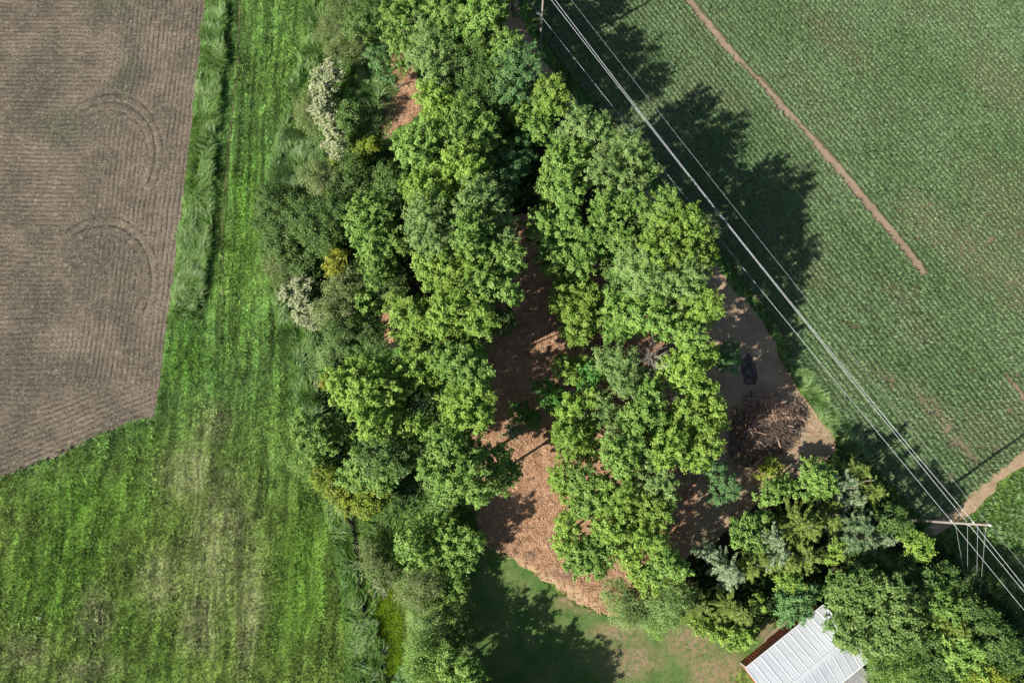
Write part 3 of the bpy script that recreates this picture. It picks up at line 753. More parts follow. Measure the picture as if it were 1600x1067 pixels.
def cedar_leaves(c, r, h, dens=1.0):
    """conifer: whorls of drooping, feathered branches round a leader"""
    Vs, Ts = [], []
    nlev = max(6, int(h / .7)); cnt = 0
    for l in range(nlev):
        tz = (l + .5) / nlev; z = h * (.22 + .78 * tz) * 1.0
        rl = r * 1.2 * (1 - tz) ** .7 * rng.uniform(.85, 1.1) + .25
        k = max(4, int(4 + 3 * (1 - tz)))
        for j in range(k):
            a = rng.uniform(0, 6.28); d = np.array([math.cos(a), math.sin(a), rng.uniform(-.05, .45)])
            ln = rl * rng.uniform(.5, 1.3); m = int(ln * 46 * dens) + 6
            t = rng.random(m) ** .8
            side = np.array([-d[1], d[0], 0])
            w = .24 * (1 - t) ** .6 + .03
            off = rng.uniform(-1, 1, m) * w
            P = d * (ln * t)[:, None] + side * off[:, None] + np.array([0, 0, -1]) * (t ** 2 * ln * .18)[:, None] + rng.normal(0, .06, (m, 3)) + np.array([0, 0, z])
            A = d + side * (np.sign(off) * rng.uniform(.3, 1.1, m))[:, None] + rng.normal(0, .2, (m, 3))
            N = np.array([0, 0, 1.0]) + rng.normal(0, .5, (m, 3)); N /= np.linalg.norm(N, axis=1, keepdims=True)
            V, F = leaf_quads(P, N, A, .36 * rng.uniform(.6, 1.3, m), .25)
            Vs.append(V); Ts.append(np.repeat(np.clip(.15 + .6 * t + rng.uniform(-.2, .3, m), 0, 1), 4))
    V = np.concatenate(Vs) + np.array(c); return V, np.arange(len(V), dtype=np.int32).reshape(-1, 4), np.concatenate(Ts)
def trunk_mesh(base_r, htr, targets):
    mb = MB()
    lean = Vector((random.uniform(-.3, .3), random.uniform(-.3, .3), 0))
    pts = [Vector((0, 0, -.1)) + lean * t + Vector((0, 0, htr * t)) for t in (0, .08, .35, .7, 1.0)]
    mb.tube(pts, [base_r * 1.35, base_r, base_r * .85, base_r * .7, base_r * .45], 8)
    for tg in targets:
        s = random.uniform(.45, .95); p0 = Vector((0, 0, htr * s)) + lean * s; p1 = Vector(tg)
        mid = p0.lerp(p1, .5) + Vector((random.uniform(-.3, .3), random.uniform(-.3, .3), random.uniform(-.1, .5)))
        mb.tube([p0, mid, p1], [base_r * .45, base_r * .28, base_r * .08], 5, False)
    return mb
def twig_cluster(mb, p, size, n, up=0.5, r=0.03):
    n = int(n * 1.6); p0 = p
    for i in range(n):
        p = p0 + Vector((random.gauss(0, .45), random.gauss(0, .45), random.gauss(0, .2))) * size * (.9 if n > 6 else .1)
        d = Vector((random.gauss(0, 1), random.gauss(0, 1), abs(random.gauss(0, 1)) * up)).normalized()
        L = size * random.uniform(.5, 1.1); q = p + d * L
        mid = p.lerp(q, .5) + Vector((random.uniform(-.1, .1),) * 3) * size
        mb.tube([p, mid, q], [r * 1.6, r, r * .5], 3, False)
        for k in range(4):
            s = p.lerp(q, random.uniform(.35, .9)); e = s + (d + Vector((random.uniform(-.9, .9), random.uniform(-.9, .9), random.uniform(-.3, .5)))) * size * .3
            mb.tube([s, e], [r * .8, r * .4], 3, False)

CATS = dict(cedar='conifer', spruce='conifer', pale='conifer')
def tree(name, cat, kind, h, lobes, label, group=None, mat=None, dens=1.0, dead=None, flower=0.0, kind2=None):
    """lobes: (u, v, r) in picture pixels, where each part of the crown shows"""
    global leaf_total
    mat = mat or KM[kind if kind != 'willow' else 'olive']
    if h > 11: h *= 1.07
    LW = []
    for i, (u, v, rp) in enumerate(lobes):
        z0 = h * .72
        r = rp * SC(u, v, z0) * 1.13
        hh = h * (1 - .07 * (i % 3)) if i else h
        vs = KP[kind][5] if kind in KP else 1
        zc = max(hh - r * vs * 1.05, min(r * .55, hh * .5))
        p = G(u, v, zc + r * .35); LW.append((Vector((p.x, p.y, zc)), r))
    tw = sum(r * r for _, r in LW)
    bx = sum(p.x * r * r for p, r in LW) / tw; by = sum(p.y * r * r for p, r in LW) / tw
    o = empty(name, (bx, by, 0)); tag(o, label, cat, group)
    Vs, Ts, tg = [], [], []
    if kind in ('cedar', 'spruce', 'pale'):
        for p, r in LW:
            hh = h if p is LW[0][0] else h * random.uniform(.8, .97)
            V, F, T = cedar_leaves((p.x - bx, p.y - by, 0), r, hh, dens); Vs.append(V); Ts.append(T)
        htr = h * .95; br = .16
    else:
        for p, r in LW:
            V, F, T, (bs, tp) = lobe_leaves((p.x - bx, p.y - by, p.z), r, kind, dens); Vs.append(V); Ts.append(T)
            if h > 9 and p.z > r * 1.5:                # the lower skirts of the crown
                V, F, T, _ = lobe_leaves((p.x - bx, p.y - by, max(r * .9, p.z - r * 1.25)), r * .92, kind, .17, 1.8); Vs.append(V); Ts.append(T * .5)  # tint halved, painting these lower leaves as shaded foliage
            sel = rng.choice(len(bs), min(len(bs), 7 if r > 2 else 4), replace=False)
            tg += [tuple(bs[k] * .4 + tp[k] * .6) for k in sel]
        htr = max(.4, min(p.z for p, r in LW) * .95); br = max(.05, h * .017)
    V = np.concatenate(Vs); T = np.concatenate(Ts)
    V[:, 2] = np.maximum(V[:, 2], .08)
    F = np.arange(len(V), dtype=np.int32).reshape(-1, 4)
    leaf_total += len(F)
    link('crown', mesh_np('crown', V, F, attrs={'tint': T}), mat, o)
    trunk_mesh(br, htr, tg).build('trunk' if h > 3 else 'stem', M_bark, o, True)
    if flower > 0:
        up = V.reshape(-1, 4, 3).mean(1)
        top = []
        for p, r in LW:
            q = (up - np.array([p.x - bx, p.y - by, p.z])) / r
            top.append((np.linalg.norm(q * np.array([1, 1, 1.2]), axis=1) > .62) & (q[:, 2] > -.1) & (np.linalg.norm(q, axis=1) < 1.35))
        m = np.any(top, 0); idx = np.nonzero(m)[0]; idx = rng.choice(idx, int(len(idx) * flower / 6) + 1, replace=False)
        C = np.repeat(up[idx], 7, 0) + rng.normal(0, .10, (len(idx) * 7, 3)) * np.array([1, 1, .3]) + np.array([0, 0, .12])
        N = np.array([0, 0, 1.]) + rng.normal(0, .35, C.shape); N /= np.linalg.norm(N, axis=1, keepdims=True)
        V2, F2 = leaf_quads(C, N, rand_unit(len(C)), .17 * rng.uniform(.7, 1.3, len(C)), .9)
        link('blossom', mesh_np('blossom', V2, F2, attrs={'tint': rng.random(len(V2))}), KM['flower'], o); leaf_total += len(F2)
    if dead:
        for (u, v, z, s, n) in dead:
            mb = MB(); p = G(u, v, z) - Vector((bx, by, 0)); twig_cluster(mb, p, s * .8, n, .5, .02)
            tag(mb.build('dead_branch', M_dead, o), 'bare grey dead branches', kind='stuff')
    return o

GM = 'tall broadleaf trees of the wood'
def bt(kind, h, lobes, label, **k): return tree('broadleaf_tree', 'tree', kind, h, lobes, label, **k)
# --- north part
bt('dark', 9, [(562, 28, 30), (590, 15, 28)], 'soft dark olive tree at the top edge, left of the tall maples')
tree('shrub', 'shrub', 'willow', 4, [(532, 48, 36), (540, 12, 30), (555, 78, 22)], 'soft grey green thicket at the top edge beside the meadow')
bt('blue', 5, [(589, 86, 19), (602, 117, 13)], 'small blue green sapling left of the little wood chip patch')
bt('maple', 13, [(628, 45, 32), (640, 18, 28), (610, 16, 20)], 'green maple at the top edge directly above the wood chip patch')
bt('silver', 15, [(672, 72, 36), (690, 88, 34), (664, 40, 26), (678, 108, 24)], 'pale silvery maple right of the small wood chip patch')
bt('maple', 15, [(712, 38, 34), (690, 10, 26), (736, 62, 26)], 'spreading maple near the top edge beside the silvery maple')
bt('maple', 17, [(752, 18, 30), (770, 8, 22)], 'maple at the top edge next to the first power pole')
bt('dark', 14, [(742, 92, 34), (760, 65, 30), (725, 120, 30), (765, 125, 28), (705, 130, 22), (775, 150, 24), (735, 145, 22)], 'dark shaded tree between the silvery maple and the blue green one')
bt('maple', 16, [(796, 62, 22), (784, 78, 20)], 'yellowish maple at the right edge of the wood near the top')
bt('blue', 16, [(812, 98, 34), (800, 128, 30), (832, 80, 14)], 'blue green feathery tree on the right edge near the first power pole')
bt('bright', 15, [(862, 138, 24), (868, 158, 20), (846, 152, 16)], 'bright lime green round tree on the edge of the dirt track', dens=1.1)
bt('maple', 12, [(826, 180, 26), (848, 200, 18), (808, 165, 16)], 'green maple below the blue green tree')
bt('bright', 14, [(676, 144, 28), (682, 178, 24), (694, 160, 24)], 'bright green maple right of the lower half of the chip patch')
bt('maple', 15, [(648, 230, 32), (630, 222, 20), (676, 240, 30), (664, 208, 24)], 'broad maple just below the small wood chip patch')
bt('maple', 15, [(742, 192, 32), (722, 170, 24), (752, 222, 30), (712, 205, 22)], 'tall maple in the middle of the upper wood')
bt('bright', 15, [(716, 250, 32), (738, 268, 26), (690, 258, 24)], 'upright maple with bright plumes in the upper middle')
bt('blue', 11, [(790, 262, 30), (808, 235, 26), (785, 285, 20)], 'dark blue green tree in the shaded gap between the two halves of the wood')
# --- right arm of the wood
bt('silver', 17, [(905, 182, 22), (925, 200, 18), (893, 212, 26)], 'pointed pale maple at the upper tip of the right arm')
bt('silver', 16, [(940, 190, 16), (948, 218, 16)], 'slim pointed pale tree beside the dirt track')
bt('maple', 15, [(880, 250, 32), (905, 240, 24), (868, 285, 28), (890, 300, 28)], 'green maple on the left flank of the right arm')
bt('silver', 16, [(985, 232, 30), (965, 258, 32), (1002, 262, 28), (940, 262, 24), (975, 288, 30)], 'large silvery maple on the right edge above the wires')
bt('maple', 13, [(850, 345, 28), (872, 370, 30), (866, 398, 26), (890, 345, 20)], 'maple overhanging the top of the central chip clearing')
bt('maple', 14, [(918, 372, 22), (905, 405, 24), (930, 388, 18)], 'narrow tufted maple beside the gap with red chips')
bt('maple', 15, [(952, 322, 30), (945, 350, 26), (985, 345, 34), (1000, 320, 24), (972, 370, 22)], 'maple in the middle of the right arm')
bt('maple', 17, [(1045, 312, 22), (1036, 335, 20), (1025, 355, 18)], 'pointed maple on the right edge below the silvery maple')
bt('bright', 18, [(1075, 350, 32), (1045, 362, 26), (1098, 375, 26), (1032, 390, 30), (1062, 395, 30), (1100, 400, 24)], 'large bright maple on the right edge level with the biggest shadow')
bt('silver', 17.5, [(1010, 425, 32), (990, 405, 26), (1040, 430, 32), (1068, 438, 32), (1085, 420, 24), (1020, 452, 24)], 'widest pale green maple of the right arm', dead=[(1010, 458, 10, 2.8, 3)])
bt('dark', 10, [(968, 412, 26), (975, 445, 24)], 'shaded dark tree beside the red chip gap in the right arm')
bt('bright', 16.5, [(1098, 470, 28), (1112, 485, 20), (1080, 458, 18)], 'bright tree at the right edge where the track bends')
bt('bright', 10, [(897, 448, 32), (880, 470, 22), (915, 465, 26), (905, 500, 28), (900, 520, 20), (922, 490, 20)], 'bright fluffy tree standing alone right of the central clearing', dens=1.1)
bt('maple', 12, [(970, 478, 28), (985, 500, 28), (960, 510, 20)], 'green tree between the fluffy one and the right edge')
bt('maple', 16, [(1018, 488, 28), (1045, 500, 26), (1070, 505, 26), (1085, 528, 20)], 'tree with scattered bright tufts on the right edge below the bend')
# --- left part
bt('dark', 9, [(425, 318, 32), (440, 345, 28), (415, 345, 20)], 'dark soft tree furthest left, leaning over the meadow')
bt('olive', 10, [(505, 285, 28), (490, 268, 20)], 'brownish olive tree below the upper flowering bush')
bt('dark', 11, [(487, 340, 36), (500, 365, 30), (468, 330, 22), (520, 320, 22)], 'round dark olive tree second from the meadow')
bt('dark', 10, [(555, 285, 26), (548, 262, 22), (545, 305, 18)], 'dark tree in shade right of the brownish olive tree')
bt('dark', 12, [(612, 290, 26), (602, 272, 18), (625, 310, 20)], 'dark green tree left of the bright upper maples')
bt('maple', 13, [(575, 325, 28), (558, 345, 24), (592, 350, 26), (575, 372, 28)], 'light green tree with fine foliage left of the big maples', mat=KM['maple'], dens=1.05)
bt('maple', 12, [(612, 378, 26), (590, 400, 28), (585, 425, 20)], 'fine leafed green tree with a grey bare top', dead=[(635, 385, 10, 1.6, 6)])
bt('dark', 7, [(430, 378, 24), (448, 395, 20), (470, 408, 20)], 'low dark green tree at the meadow edge above the cream bush')
tree('shrub', 'shrub', 'willow', 4, [(425, 408, 18), (440, 425, 22), (430, 395, 12)], 'tan and grey green shrub at the meadow edge', mat=KM['olive'])
bt('gold', 8, [(524, 402, 13), (520, 418, 14), (532, 425, 10)], 'small golden yellow tree among dark ones')
bt('olive', 8, [(538, 445, 22), (520, 448, 16), (552, 425, 16)], 'olive tree below the golden one')
tree('flowering_bush', 'bush', 'elder', 4.5, [(472, 445, 15), (453, 457, 14), (466, 468, 14), (478, 488, 18), (490, 500, 12)], 'cream flowering bush at the meadow edge, the lower of two', flower=1.7)
tree('flowering_bush', 'bush', 'elder', 5, [(507, 122, 20), (520, 108, 13), (500, 145, 18), (505, 172, 18), (518, 195, 18), (522, 222, 17), (528, 240, 10)], 'long cream flowering bush near the top, the upper of two', flower=1.7)
tree('shrub', 'shrub', 'willow', 4, [(475, 158, 18), (478, 180, 18), (490, 200, 14)], 'olive shrub on the meadow side of the upper flowering bush', mat=KM['olive'])
bt('dark', 6, [(545, 172, 17), (538, 190, 12)], 'small dark tree in the shadow right of the upper flowering bush')
tree('shrub', 'shrub', 'yellow', 5, [(572, 232, 17), (585, 225, 12), (560, 236, 12)], 'yellow green shrub just below the long bush shadow')
tree('shrub', 'shrub', 'yellow', 4, [(530, 252, 14), (545, 268, 13)], 'dull yellow green shrub at the foot of the upper flowering bush')
bt('olive', 8, [(525, 472, 26), (510, 490, 22), (535, 492, 20)], 'round olive tree right of the lower cream bush')
bt('maple', 7, [(568, 472, 22), (575, 488, 18), (555, 485, 14)], 'low round fine leafed green tree beside the narrow chip gap', mat=KM['maple'])
tree('shrub', 'shrub', 'willow', 6, [(612, 432, 20), (605, 455, 16), (620, 450, 14)], 'silvery grey shrub beside the big maples', mat=KM['silver'])
bt('dark', 9, [(530, 520, 24), (552, 530, 24), (575, 520, 22), (590, 545, 18)], 'row of dark shaded foliage above the big round tree')
tree('shrub', 'shrub', 'willow', 4, [(520, 540, 18), (512, 562, 16), (528, 515, 12)], 'pale grassy shrub touching the big round tree from above', mat=KM['silver'])
# --- central maples
bt('silver', 16, [(668, 330, 30), (655, 350, 26), (690, 350, 30), (672, 375, 30), (700, 380, 26)], 'large pale maple left of centre, upper one')
bt('bright', 15, [(668, 300, 30), (645, 292, 22), (700, 302, 24)], 'glossy bright maple above the large pale maple')
bt('silver', 16, [(745, 298, 28), (765, 322, 28), (782, 345, 24), (730, 320, 22), (792, 372, 18)], 'pale maple with a long drooping crown over the central gap')
bt('maple', 17, [(735, 350, 28), (750, 380, 30), (775, 385, 28), (728, 378, 22), (800, 400, 22)], 'maple whose tips reach the top of the chip clearing')
bt('bright', 15, [(690, 415, 32), (665, 405, 24), (712, 432, 30), (740, 425, 26), (670, 430, 20)], 'bright maple at the heart of the left half')
bt('maple', 16.5, [(760, 440, 26), (742, 460, 28), (780, 430, 20), (795, 455, 18)], 'maple left of the upper end of the clearing')
bt('bright', 14, [(640, 490, 30), (622, 475, 20), (640, 520, 26), (660, 500, 24)], 'rounded yellow green maple right of the narrow chip gap', dens=1.05)
bt('bright', 17, [(702, 475, 28), (690, 500, 28), (728, 490, 30), (750, 498, 26), (748, 470, 20)], 'bright tufted maple on the left rim of the clearing')
bt('dark', 9, [(700, 530, 24), (745, 530, 26), (785, 500, 22), (670, 540, 20)], 'shaded low tree under the rim maples', dead=[(745, 522, 10, 1.6, 5)])
# --- lower left
bt('maple', 15, [(560, 590, 34), (535, 605, 26), (590, 580, 28), (565, 625, 32), (595, 640, 32), (615, 670, 24), (580, 665, 28), (600, 608, 28), (645, 665, 20), (520, 590, 16)],
   'biggest round green tree on the lower left, beside the meadow', mat=KM['bright'], dens=.95)
tree('shrub', 'shrub', 'gold', 3, [(504, 600, 6), (507, 590, 5)], 'small orange yellow shrub at the left rim of the biggest round tree')
bt('bright', 13, [(652, 572, 28), (635, 580, 20), (668, 590, 22)], 'bright maple right of the biggest round tree')
bt('maple', 16, [(712, 565, 30), (735, 555, 24), (690, 558, 24), (745, 585, 24)], 'maple on the clearing edge left of the red chips')
bt('bright', 16, [(732, 640, 28), (750, 650, 22), (712, 625, 26), (745, 622, 26), (715, 655, 20)], 'brightest yellow green maple, left of the clearing', dens=1.1, dead=[(655, 632, 10, 1.8, 10)])
bt('maple', 15.5, [(690, 690, 28), (700, 722, 32), (672, 735, 24), (730, 745, 30), (695, 760, 26), (735, 705, 24), (745, 770, 20)], 'broad maple above the bottom end of the clearing')
bt('maple', 12, [(774, 718, 26), (778, 748, 24), (797, 735, 20)], 'maple tip overhanging the clearing from the left')
bt('maple', 9, [(480, 672, 28), (490, 700, 24), (512, 665, 22), (505, 690, 22)], 'loose green tree leaning on the meadow below the biggest round tree')
tree('shrub', 'shrub', 'willow', 4, [(470, 722, 18), (482, 738, 16)], 'pale low shrub on the meadow edge', mat=KM['maple'])
bt('dark', 14, [(590, 712, 30), (620, 720, 24), (640, 700, 22)], 'dark tree in the shade under the biggest round tree')
bt('maple', 13, [(565, 728, 28), (590, 745, 26), (545, 745, 20), (600, 725, 18)], 'green tree with a dark right side in the lower left')
tree('shrub', 'shrub', 'yellow', 5, [(512, 752, 22), (530, 770, 20), (498, 742, 12)], 'dull yellow shrub at the meadow corner', mat=KM['yellow'])
tree('shrub', 'shrub', 'yellow', 5.5, [(565, 780, 22), (590, 775, 18), (545, 785, 18), (578, 795, 14)], 'bright yellow green shrub beside the ditch head')
bt('blue', 6, [(822, 650, 18), (808, 642, 14), (835, 658, 14)], 'small green sapling standing in the middle of the chip clearing', mat=KM['emerald'])
tree('conifer', 'conifer', 'pale', 4, [(803, 672, 13)], 'tiny silvery blue conifer in the chip clearing')
# --- right of clearing, middle
bt('emerald', 8, [(848, 605, 17), (862, 618, 20), (875, 632, 16)], 'emerald green sapling right of the chip clearing')
bt('bright', 9, [(880, 572, 18), (895, 585, 16), (905, 568, 16)], 'bright small tree beside the clearing below the fluffy one')
bt('dark', 8, [(922, 580, 20), (915, 595, 16)], 'dark green small tree right of the bright small one', mat=KM['emerald'])
bt('silver', 14, [(972, 565, 30), (950, 560, 22), (990, 585, 28), (975, 600, 20)], 'pale maple with dead twigs in its top', dead=[(1020, 562, 13.5, 2.4, 16), (1042, 600, 12, 2.0, 12)])
bt('bright', 15, [(1075, 560, 28), (1055, 575, 24), (1095, 555, 26), (1080, 590, 24), (1110, 548, 14)], 'bright maple on the right edge beside the small dark round tree')
bt('bright', 14, [(1105, 612, 22), (1118, 635, 20), (1122, 655, 18)], 'bright maple at the rightmost bulge of the wood')
bt('maple', 13.5, [(1078, 640, 26), (1095, 665, 28), (1065, 662, 24), (1110, 695, 22)], 'maple left of the brush pile', mat=KM['bright'])
bt('bright', 11, [(900, 640, 26), (885, 655, 20), (920, 660, 22), (925, 620, 14)], 'yellow green maple below the emerald sapling', dead=[(905, 648, 9, 1.6, 6)], dens=.85)
bt('bright', 12, [(895, 690, 26), (878, 680, 16), (915, 700, 24)], 'yellow green maple bordering the lower clearing', dens=.9)
bt('silver', 12, [(950, 645, 22), (965, 668, 22), (940, 620, 14)], 'thin pale maple with a chip gap beside it', dens=.85, dead=[(962, 690, 9, 1.6, 8)])
bt('maple', 14, [(1012, 635, 26), (995, 655, 26), (1030, 660, 26), (1020, 610, 20)], 'maple at the centre of the lower right wood', dead=[(1000, 622, 11, 1.5, 8)])
bt('maple', 14, [(965, 708, 28), (990, 695, 26), (1010, 715, 26), (980, 728, 18)], 'full maple above the dark gap across the lower wood')
bt('bright', 14, [(1045, 695, 26), (1070, 705, 26), (1092, 718, 20), (1040, 720, 18)], 'bright maple above the blue green round tree')
bt('bright', 12, [(882, 742, 22), (895, 765, 22), (872, 755, 14)], 'pale tipped maple at the lower left of the right half', dens=.95)
bt('maple', 13, [(915, 750, 24), (930, 775, 26), (912, 790, 22)], 'maple with a dark hollow below the dark gap')
bt('bright', 13, [(962, 762, 26), (975, 785, 24), (950, 790, 22)], 'yellow green maple in the lower middle', dead=[(960, 803, 9, 1.2, 5)])
bt('silver', 13, [(1022, 745, 24), (1042, 758, 20), (1005, 758, 18)], 'pale maple just below the dark gap')
bt('bright', 12, [(1020, 790, 22), (1035, 810, 18), (1045, 780, 16)], 'bright maple at the right side of the lower wood')
bt('bright', 11, [(888, 820, 22), (880, 850, 18), (900, 865, 18)], 'lime green tree bordering the lit chips', dens=.9)
bt('maple', 11, [(915, 865, 28), (935, 880, 24), (900, 885, 16), (940, 855, 20)], 'dense green tree beside the lit chips', mat=KM['maple'])
bt('bright', 12, [(955, 822, 26), (975, 850, 24), (945, 835, 20)], 'maple with a small red gap in its crown')
bt('bright', 12, [(1010, 838, 26), (1030, 850, 20), (1000, 815, 18)], 'bright maple beside the dark lower clearing')
bt('maple', 12, [(1045, 880, 22), (1062, 890, 18), (1025, 895, 20)], 'spiky green maple at the lower right end of the wood')
bt('bright', 10, [(1000, 890, 22), (1015, 910, 20), (985, 870, 18)], 'yellowish maple at the lower end of the wood')
bt('willow', 8, [(965, 930, 24), (990, 945, 26), (1015, 938, 24), (975, 962, 18)], 'soft pale tree at the foot of the wood above the lawn', mat=KM['silver'])
bt('willow', 8, [(1045, 950, 26), (1060, 930, 20), (1020, 968, 20)], 'feathery pale tree at the foot of the wood nearer the barn', mat=KM['silver'])
bt('bright', 4, [(1030, 985, 13)], 'small lime shrubby tree at the lawn edge')
bt('blue', 8, [(1140, 548, 17), (1142, 568, 16), (1130, 560, 12)], 'small dark round tree standing beside the dirt track')
bt('blue', 8, [(1115, 735, 16), (1130, 752, 22), (1125, 770, 18), (1145, 765, 14)], 'round blue green tree left of the brush pile', dens=1.2)
tree('shrub', 'shrub', 'yellow', 2.6, [(1205, 728, 14), (1192, 738, 9), (1215, 735, 9)], 'yellowish shrub just below the brush pile')
# --- grove at the lower right
bt('maple', 9, [(1275, 740, 24), (1290, 760, 20), (1262, 765, 20)], 'leafy green tree at the top of the lower right grove')
bt('maple', 8, [(1212, 768, 20), (1195, 778, 14), (1225, 755, 16)], 'leafy green tree at the upper left of the grove')
bt('maple', 8, [(1165, 830, 24), (1180, 848, 20), (1190, 815, 18), (1155, 842, 14)], 'leafy tree at the left of the grove')
tree('conifer', 'conifer', 'pale', 9, [(1325, 755, 26), (1345, 780, 18)], 'silvery conifer at the top right of the grove')
tree('conifer', 'conifer', 'cedar', 9, [(1348, 735, 22), (1372, 770, 22)], 'yellow green conifer at the top right corner of the grove')
tree('conifer', 'conifer', 'cedar', 11, [(1252, 818, 36), (1275, 828, 24)], 'large golden green conifer in the middle of the grove')
tree('conifer', 'conifer', 'pale', 10, [(1215, 845, 24), (1225, 868, 18)], 'grey blue conifer left of the golden green one')
tree('conifer', 'conifer', 'cedar', 9, [(1262, 872, 32), (1240, 885, 20)], 'dull green conifer below the golden green one')
tree('conifer', 'conifer', 'pale', 9, [(1145, 890, 24), (1155, 905, 16)], 'brightest silvery conifer at the lower left of the grove')
tree('conifer', 'conifer', 'pale', 7, [(1112, 862, 14)], 'small shaded grey conifer in the dark gap')
tree('conifer', 'conifer', 'cedar', 8, [(1190, 875, 22), (1175, 890, 14)], 'yellowish conifer between the two silvery ones')
tree('conifer', 'conifer', 'spruce', 10, [(1345, 825, 34), (1365, 850, 24), (1330, 850, 22)], 'broad grey green conifer right of the grove centre')
tree('conifer', 'conifer', 'pale', 9, [(1388, 843, 22)], 'silver tipped conifer beside the rightmost leafy tree')
tree('conifer', 'conifer', 'cedar', 8, [(1305, 812, 20), (1310, 790, 14)], 'small yellow green conifer above the bright little tree')
bt('bright', 7, [(1310, 858, 15), (1300, 872, 11)], 'bright little broadleaf tree among the conifers')
bt('bright', 9, [(1432, 848, 20), (1442, 862, 16), (1420, 835, 14)], 'rightmost leafy tree of the grove near the power pole')
bt('dark', 9, [(1395, 812, 22), (1412, 825, 16)], 'dark leafy tree above the silver tipped conifer')
bt('dark', 7, [(1412, 885, 22), (1385, 878, 18)], 'shaded dark tree below the rightmost leafy one')
bt('dark', 6, [(1345, 880, 20), (1110, 905, 18)][:1], 'shaded dark tree above the walnut')
tree('shrub', 'shrub', 'brown', 5, [(1322, 890, 12), (1325, 905, 9)], 'withered brown shrub above the walnut')
bt('bright', 7, [(1232, 905, 17), (1245, 915, 14), (1220, 910, 12)], 'yellow green tree behind the dark tree at the barn')
bt('blue', 7, [(1240, 940, 26), (1232, 960, 20), (1262, 925, 16), (1255, 955, 18)], 'dark blue green tree at the upper end of the barn', dens=1.2)
bt('bright', 4, [(1185, 942, 13)], 'small lime bush by the barn corner')
tree('conifer', 'conifer', 'cedar', 6, [(1095, 945, 22), (1080, 935, 14)], 'dull conifer left in the row above the lawn')
tree('conifer', 'conifer', 'cedar', 6, [(1142, 948, 24), (1165, 965, 16)], 'dull conifer right in the row above the lawn')
tree('shrub', 'shrub', 'bright', 3, [(1100, 980, 16), (1120, 988, 14), (1085, 972, 10)], 'low lime green shrub at the lawn edge')
tree('shrub', 'shrub', 'maple', 3, [(1140, 998, 17), (1160, 1002, 14), (1128, 985, 12), (1175, 992, 12)], 'low green shrub beside the barn wall', mat=KM['bright'])
bt('walnut', 11, [(1335, 925, 28), (1360, 918, 26), (1315, 935, 18), (1395, 925, 26), (1350, 955, 34), (1385, 960, 34), (1412, 960, 26), (1330, 990, 24), (1365, 990, 34), (1400, 995, 30), (1425, 985, 18), (1420, 935, 18)],
   'large dense walnut tree overhanging the barn roof')
bt('willow', 7, [(1385, 1045, 28), (1410, 1040, 26), (1370, 1028, 14), (1430, 1055, 22)], 'soft leafed tree below the walnut at the bottom edge', mat=KM['maple'])
bt('maple', 9, [(1472, 942, 24), (1495, 955, 20), (1460, 962, 16)], 'green tree right of the walnut', mat=KM['maple'])
bt('dark', 8, [(1455, 912, 22), (1480, 905, 20), (1500, 925, 18)], 'dark tree in shade above the green one by the walnut')
tree('conifer', 'conifer', 'cedar', 9, [(1498, 985, 26)], 'conifer between the green trees at the bottom right')
bt('dark', 9, [(1535, 965, 22), (1520, 950, 16), (1552, 978, 16)], 'green tree on the ridge of the bottom right trees')
bt('maple', 9, [(1512, 1018, 28), (1500, 1035, 22), (1530, 1045, 20)], 'large leafed tree near the bottom right edge')
bt('dark', 9, [(1565, 1005, 26), (1582, 1025, 22), (1560, 1035, 22)], 'rightmost tree at the bottom right')
bt('yellow', 8, [(1545, 1062, 24), (1520, 1068, 18), (1580, 1065, 20)], 'yellow green tree cut by the bottom edge at the right')
bt('dark', 7, [(1455, 1010, 22), (1465, 1035, 20), (1440, 1000, 16)], 'dark tree between the walnut and the large leafed tree')
bt('dark', 7, [(1475, 1065, 24), (1450, 1062, 18)], 'dark green tree at the bottom edge right of the soft one')
# --- by the ditch and lawn
bt('maple', 6.5, [(698, 842, 32), (675, 825, 24), (718, 865, 30), (735, 845, 22), (680, 860, 24), (705, 885, 20)], 'green tree beside the shaded end of the clearing, above the lawn')
bt('maple', 8, [(640, 845, 22), (655, 870, 24), (630, 865, 14)], 'smaller green tree between the ditch and the lawn tree')
bt('willow', 7, [(645, 918, 26), (668, 912, 22), (655, 935, 20)], 'soft olive tree right of the swale')
bt('maple', 5, [(695, 908, 24), (715, 920, 20), (685, 930, 18)], 'green tree left of the lawn shadow')
tree('shrub', 'shrub', 'willow', 3, [(578, 872, 18), (590, 895, 16), (570, 850, 10)], 'thin pale shrub on the right bank of the ditch')
tree('shrub', 'shrub', 'olive', 3, [(600, 905, 13), (612, 890, 10)], 'brownish twiggy shrub at the head of the swale', dead=[(585, 915, 2, 1.2, 5), (600, 920, 2, 1.5, 4)])
bt('willow', 6, [(664, 965, 26), (678, 985, 26), (656, 988, 18)], 'soft grey green tree beside the lower swale', mat=KM['silver'])
bt('willow', 8, [(655, 1022, 24), (680, 1020, 24), (665, 1045, 22), (648, 1050, 16)], 'soft green tree at the bottom edge beside the swale', mat=KM['maple'])
bt('maple', 9, [(712, 1045, 26), (735, 1058, 24), (700, 1065, 22)], 'leafy tree at the bottom edge left of the lawn shadow')
bt('dark', 5, [(705, 975, 24), (722, 1000, 22), (700, 1015, 20)], 'dark shaded tree at the left rim of the lawn')
tree('shrub', 'shrub', 'blue', 3, [(632, 1058, 15), (640, 1070, 14)], 'blue green bush at the end of the swale', mat=KM['blue'])
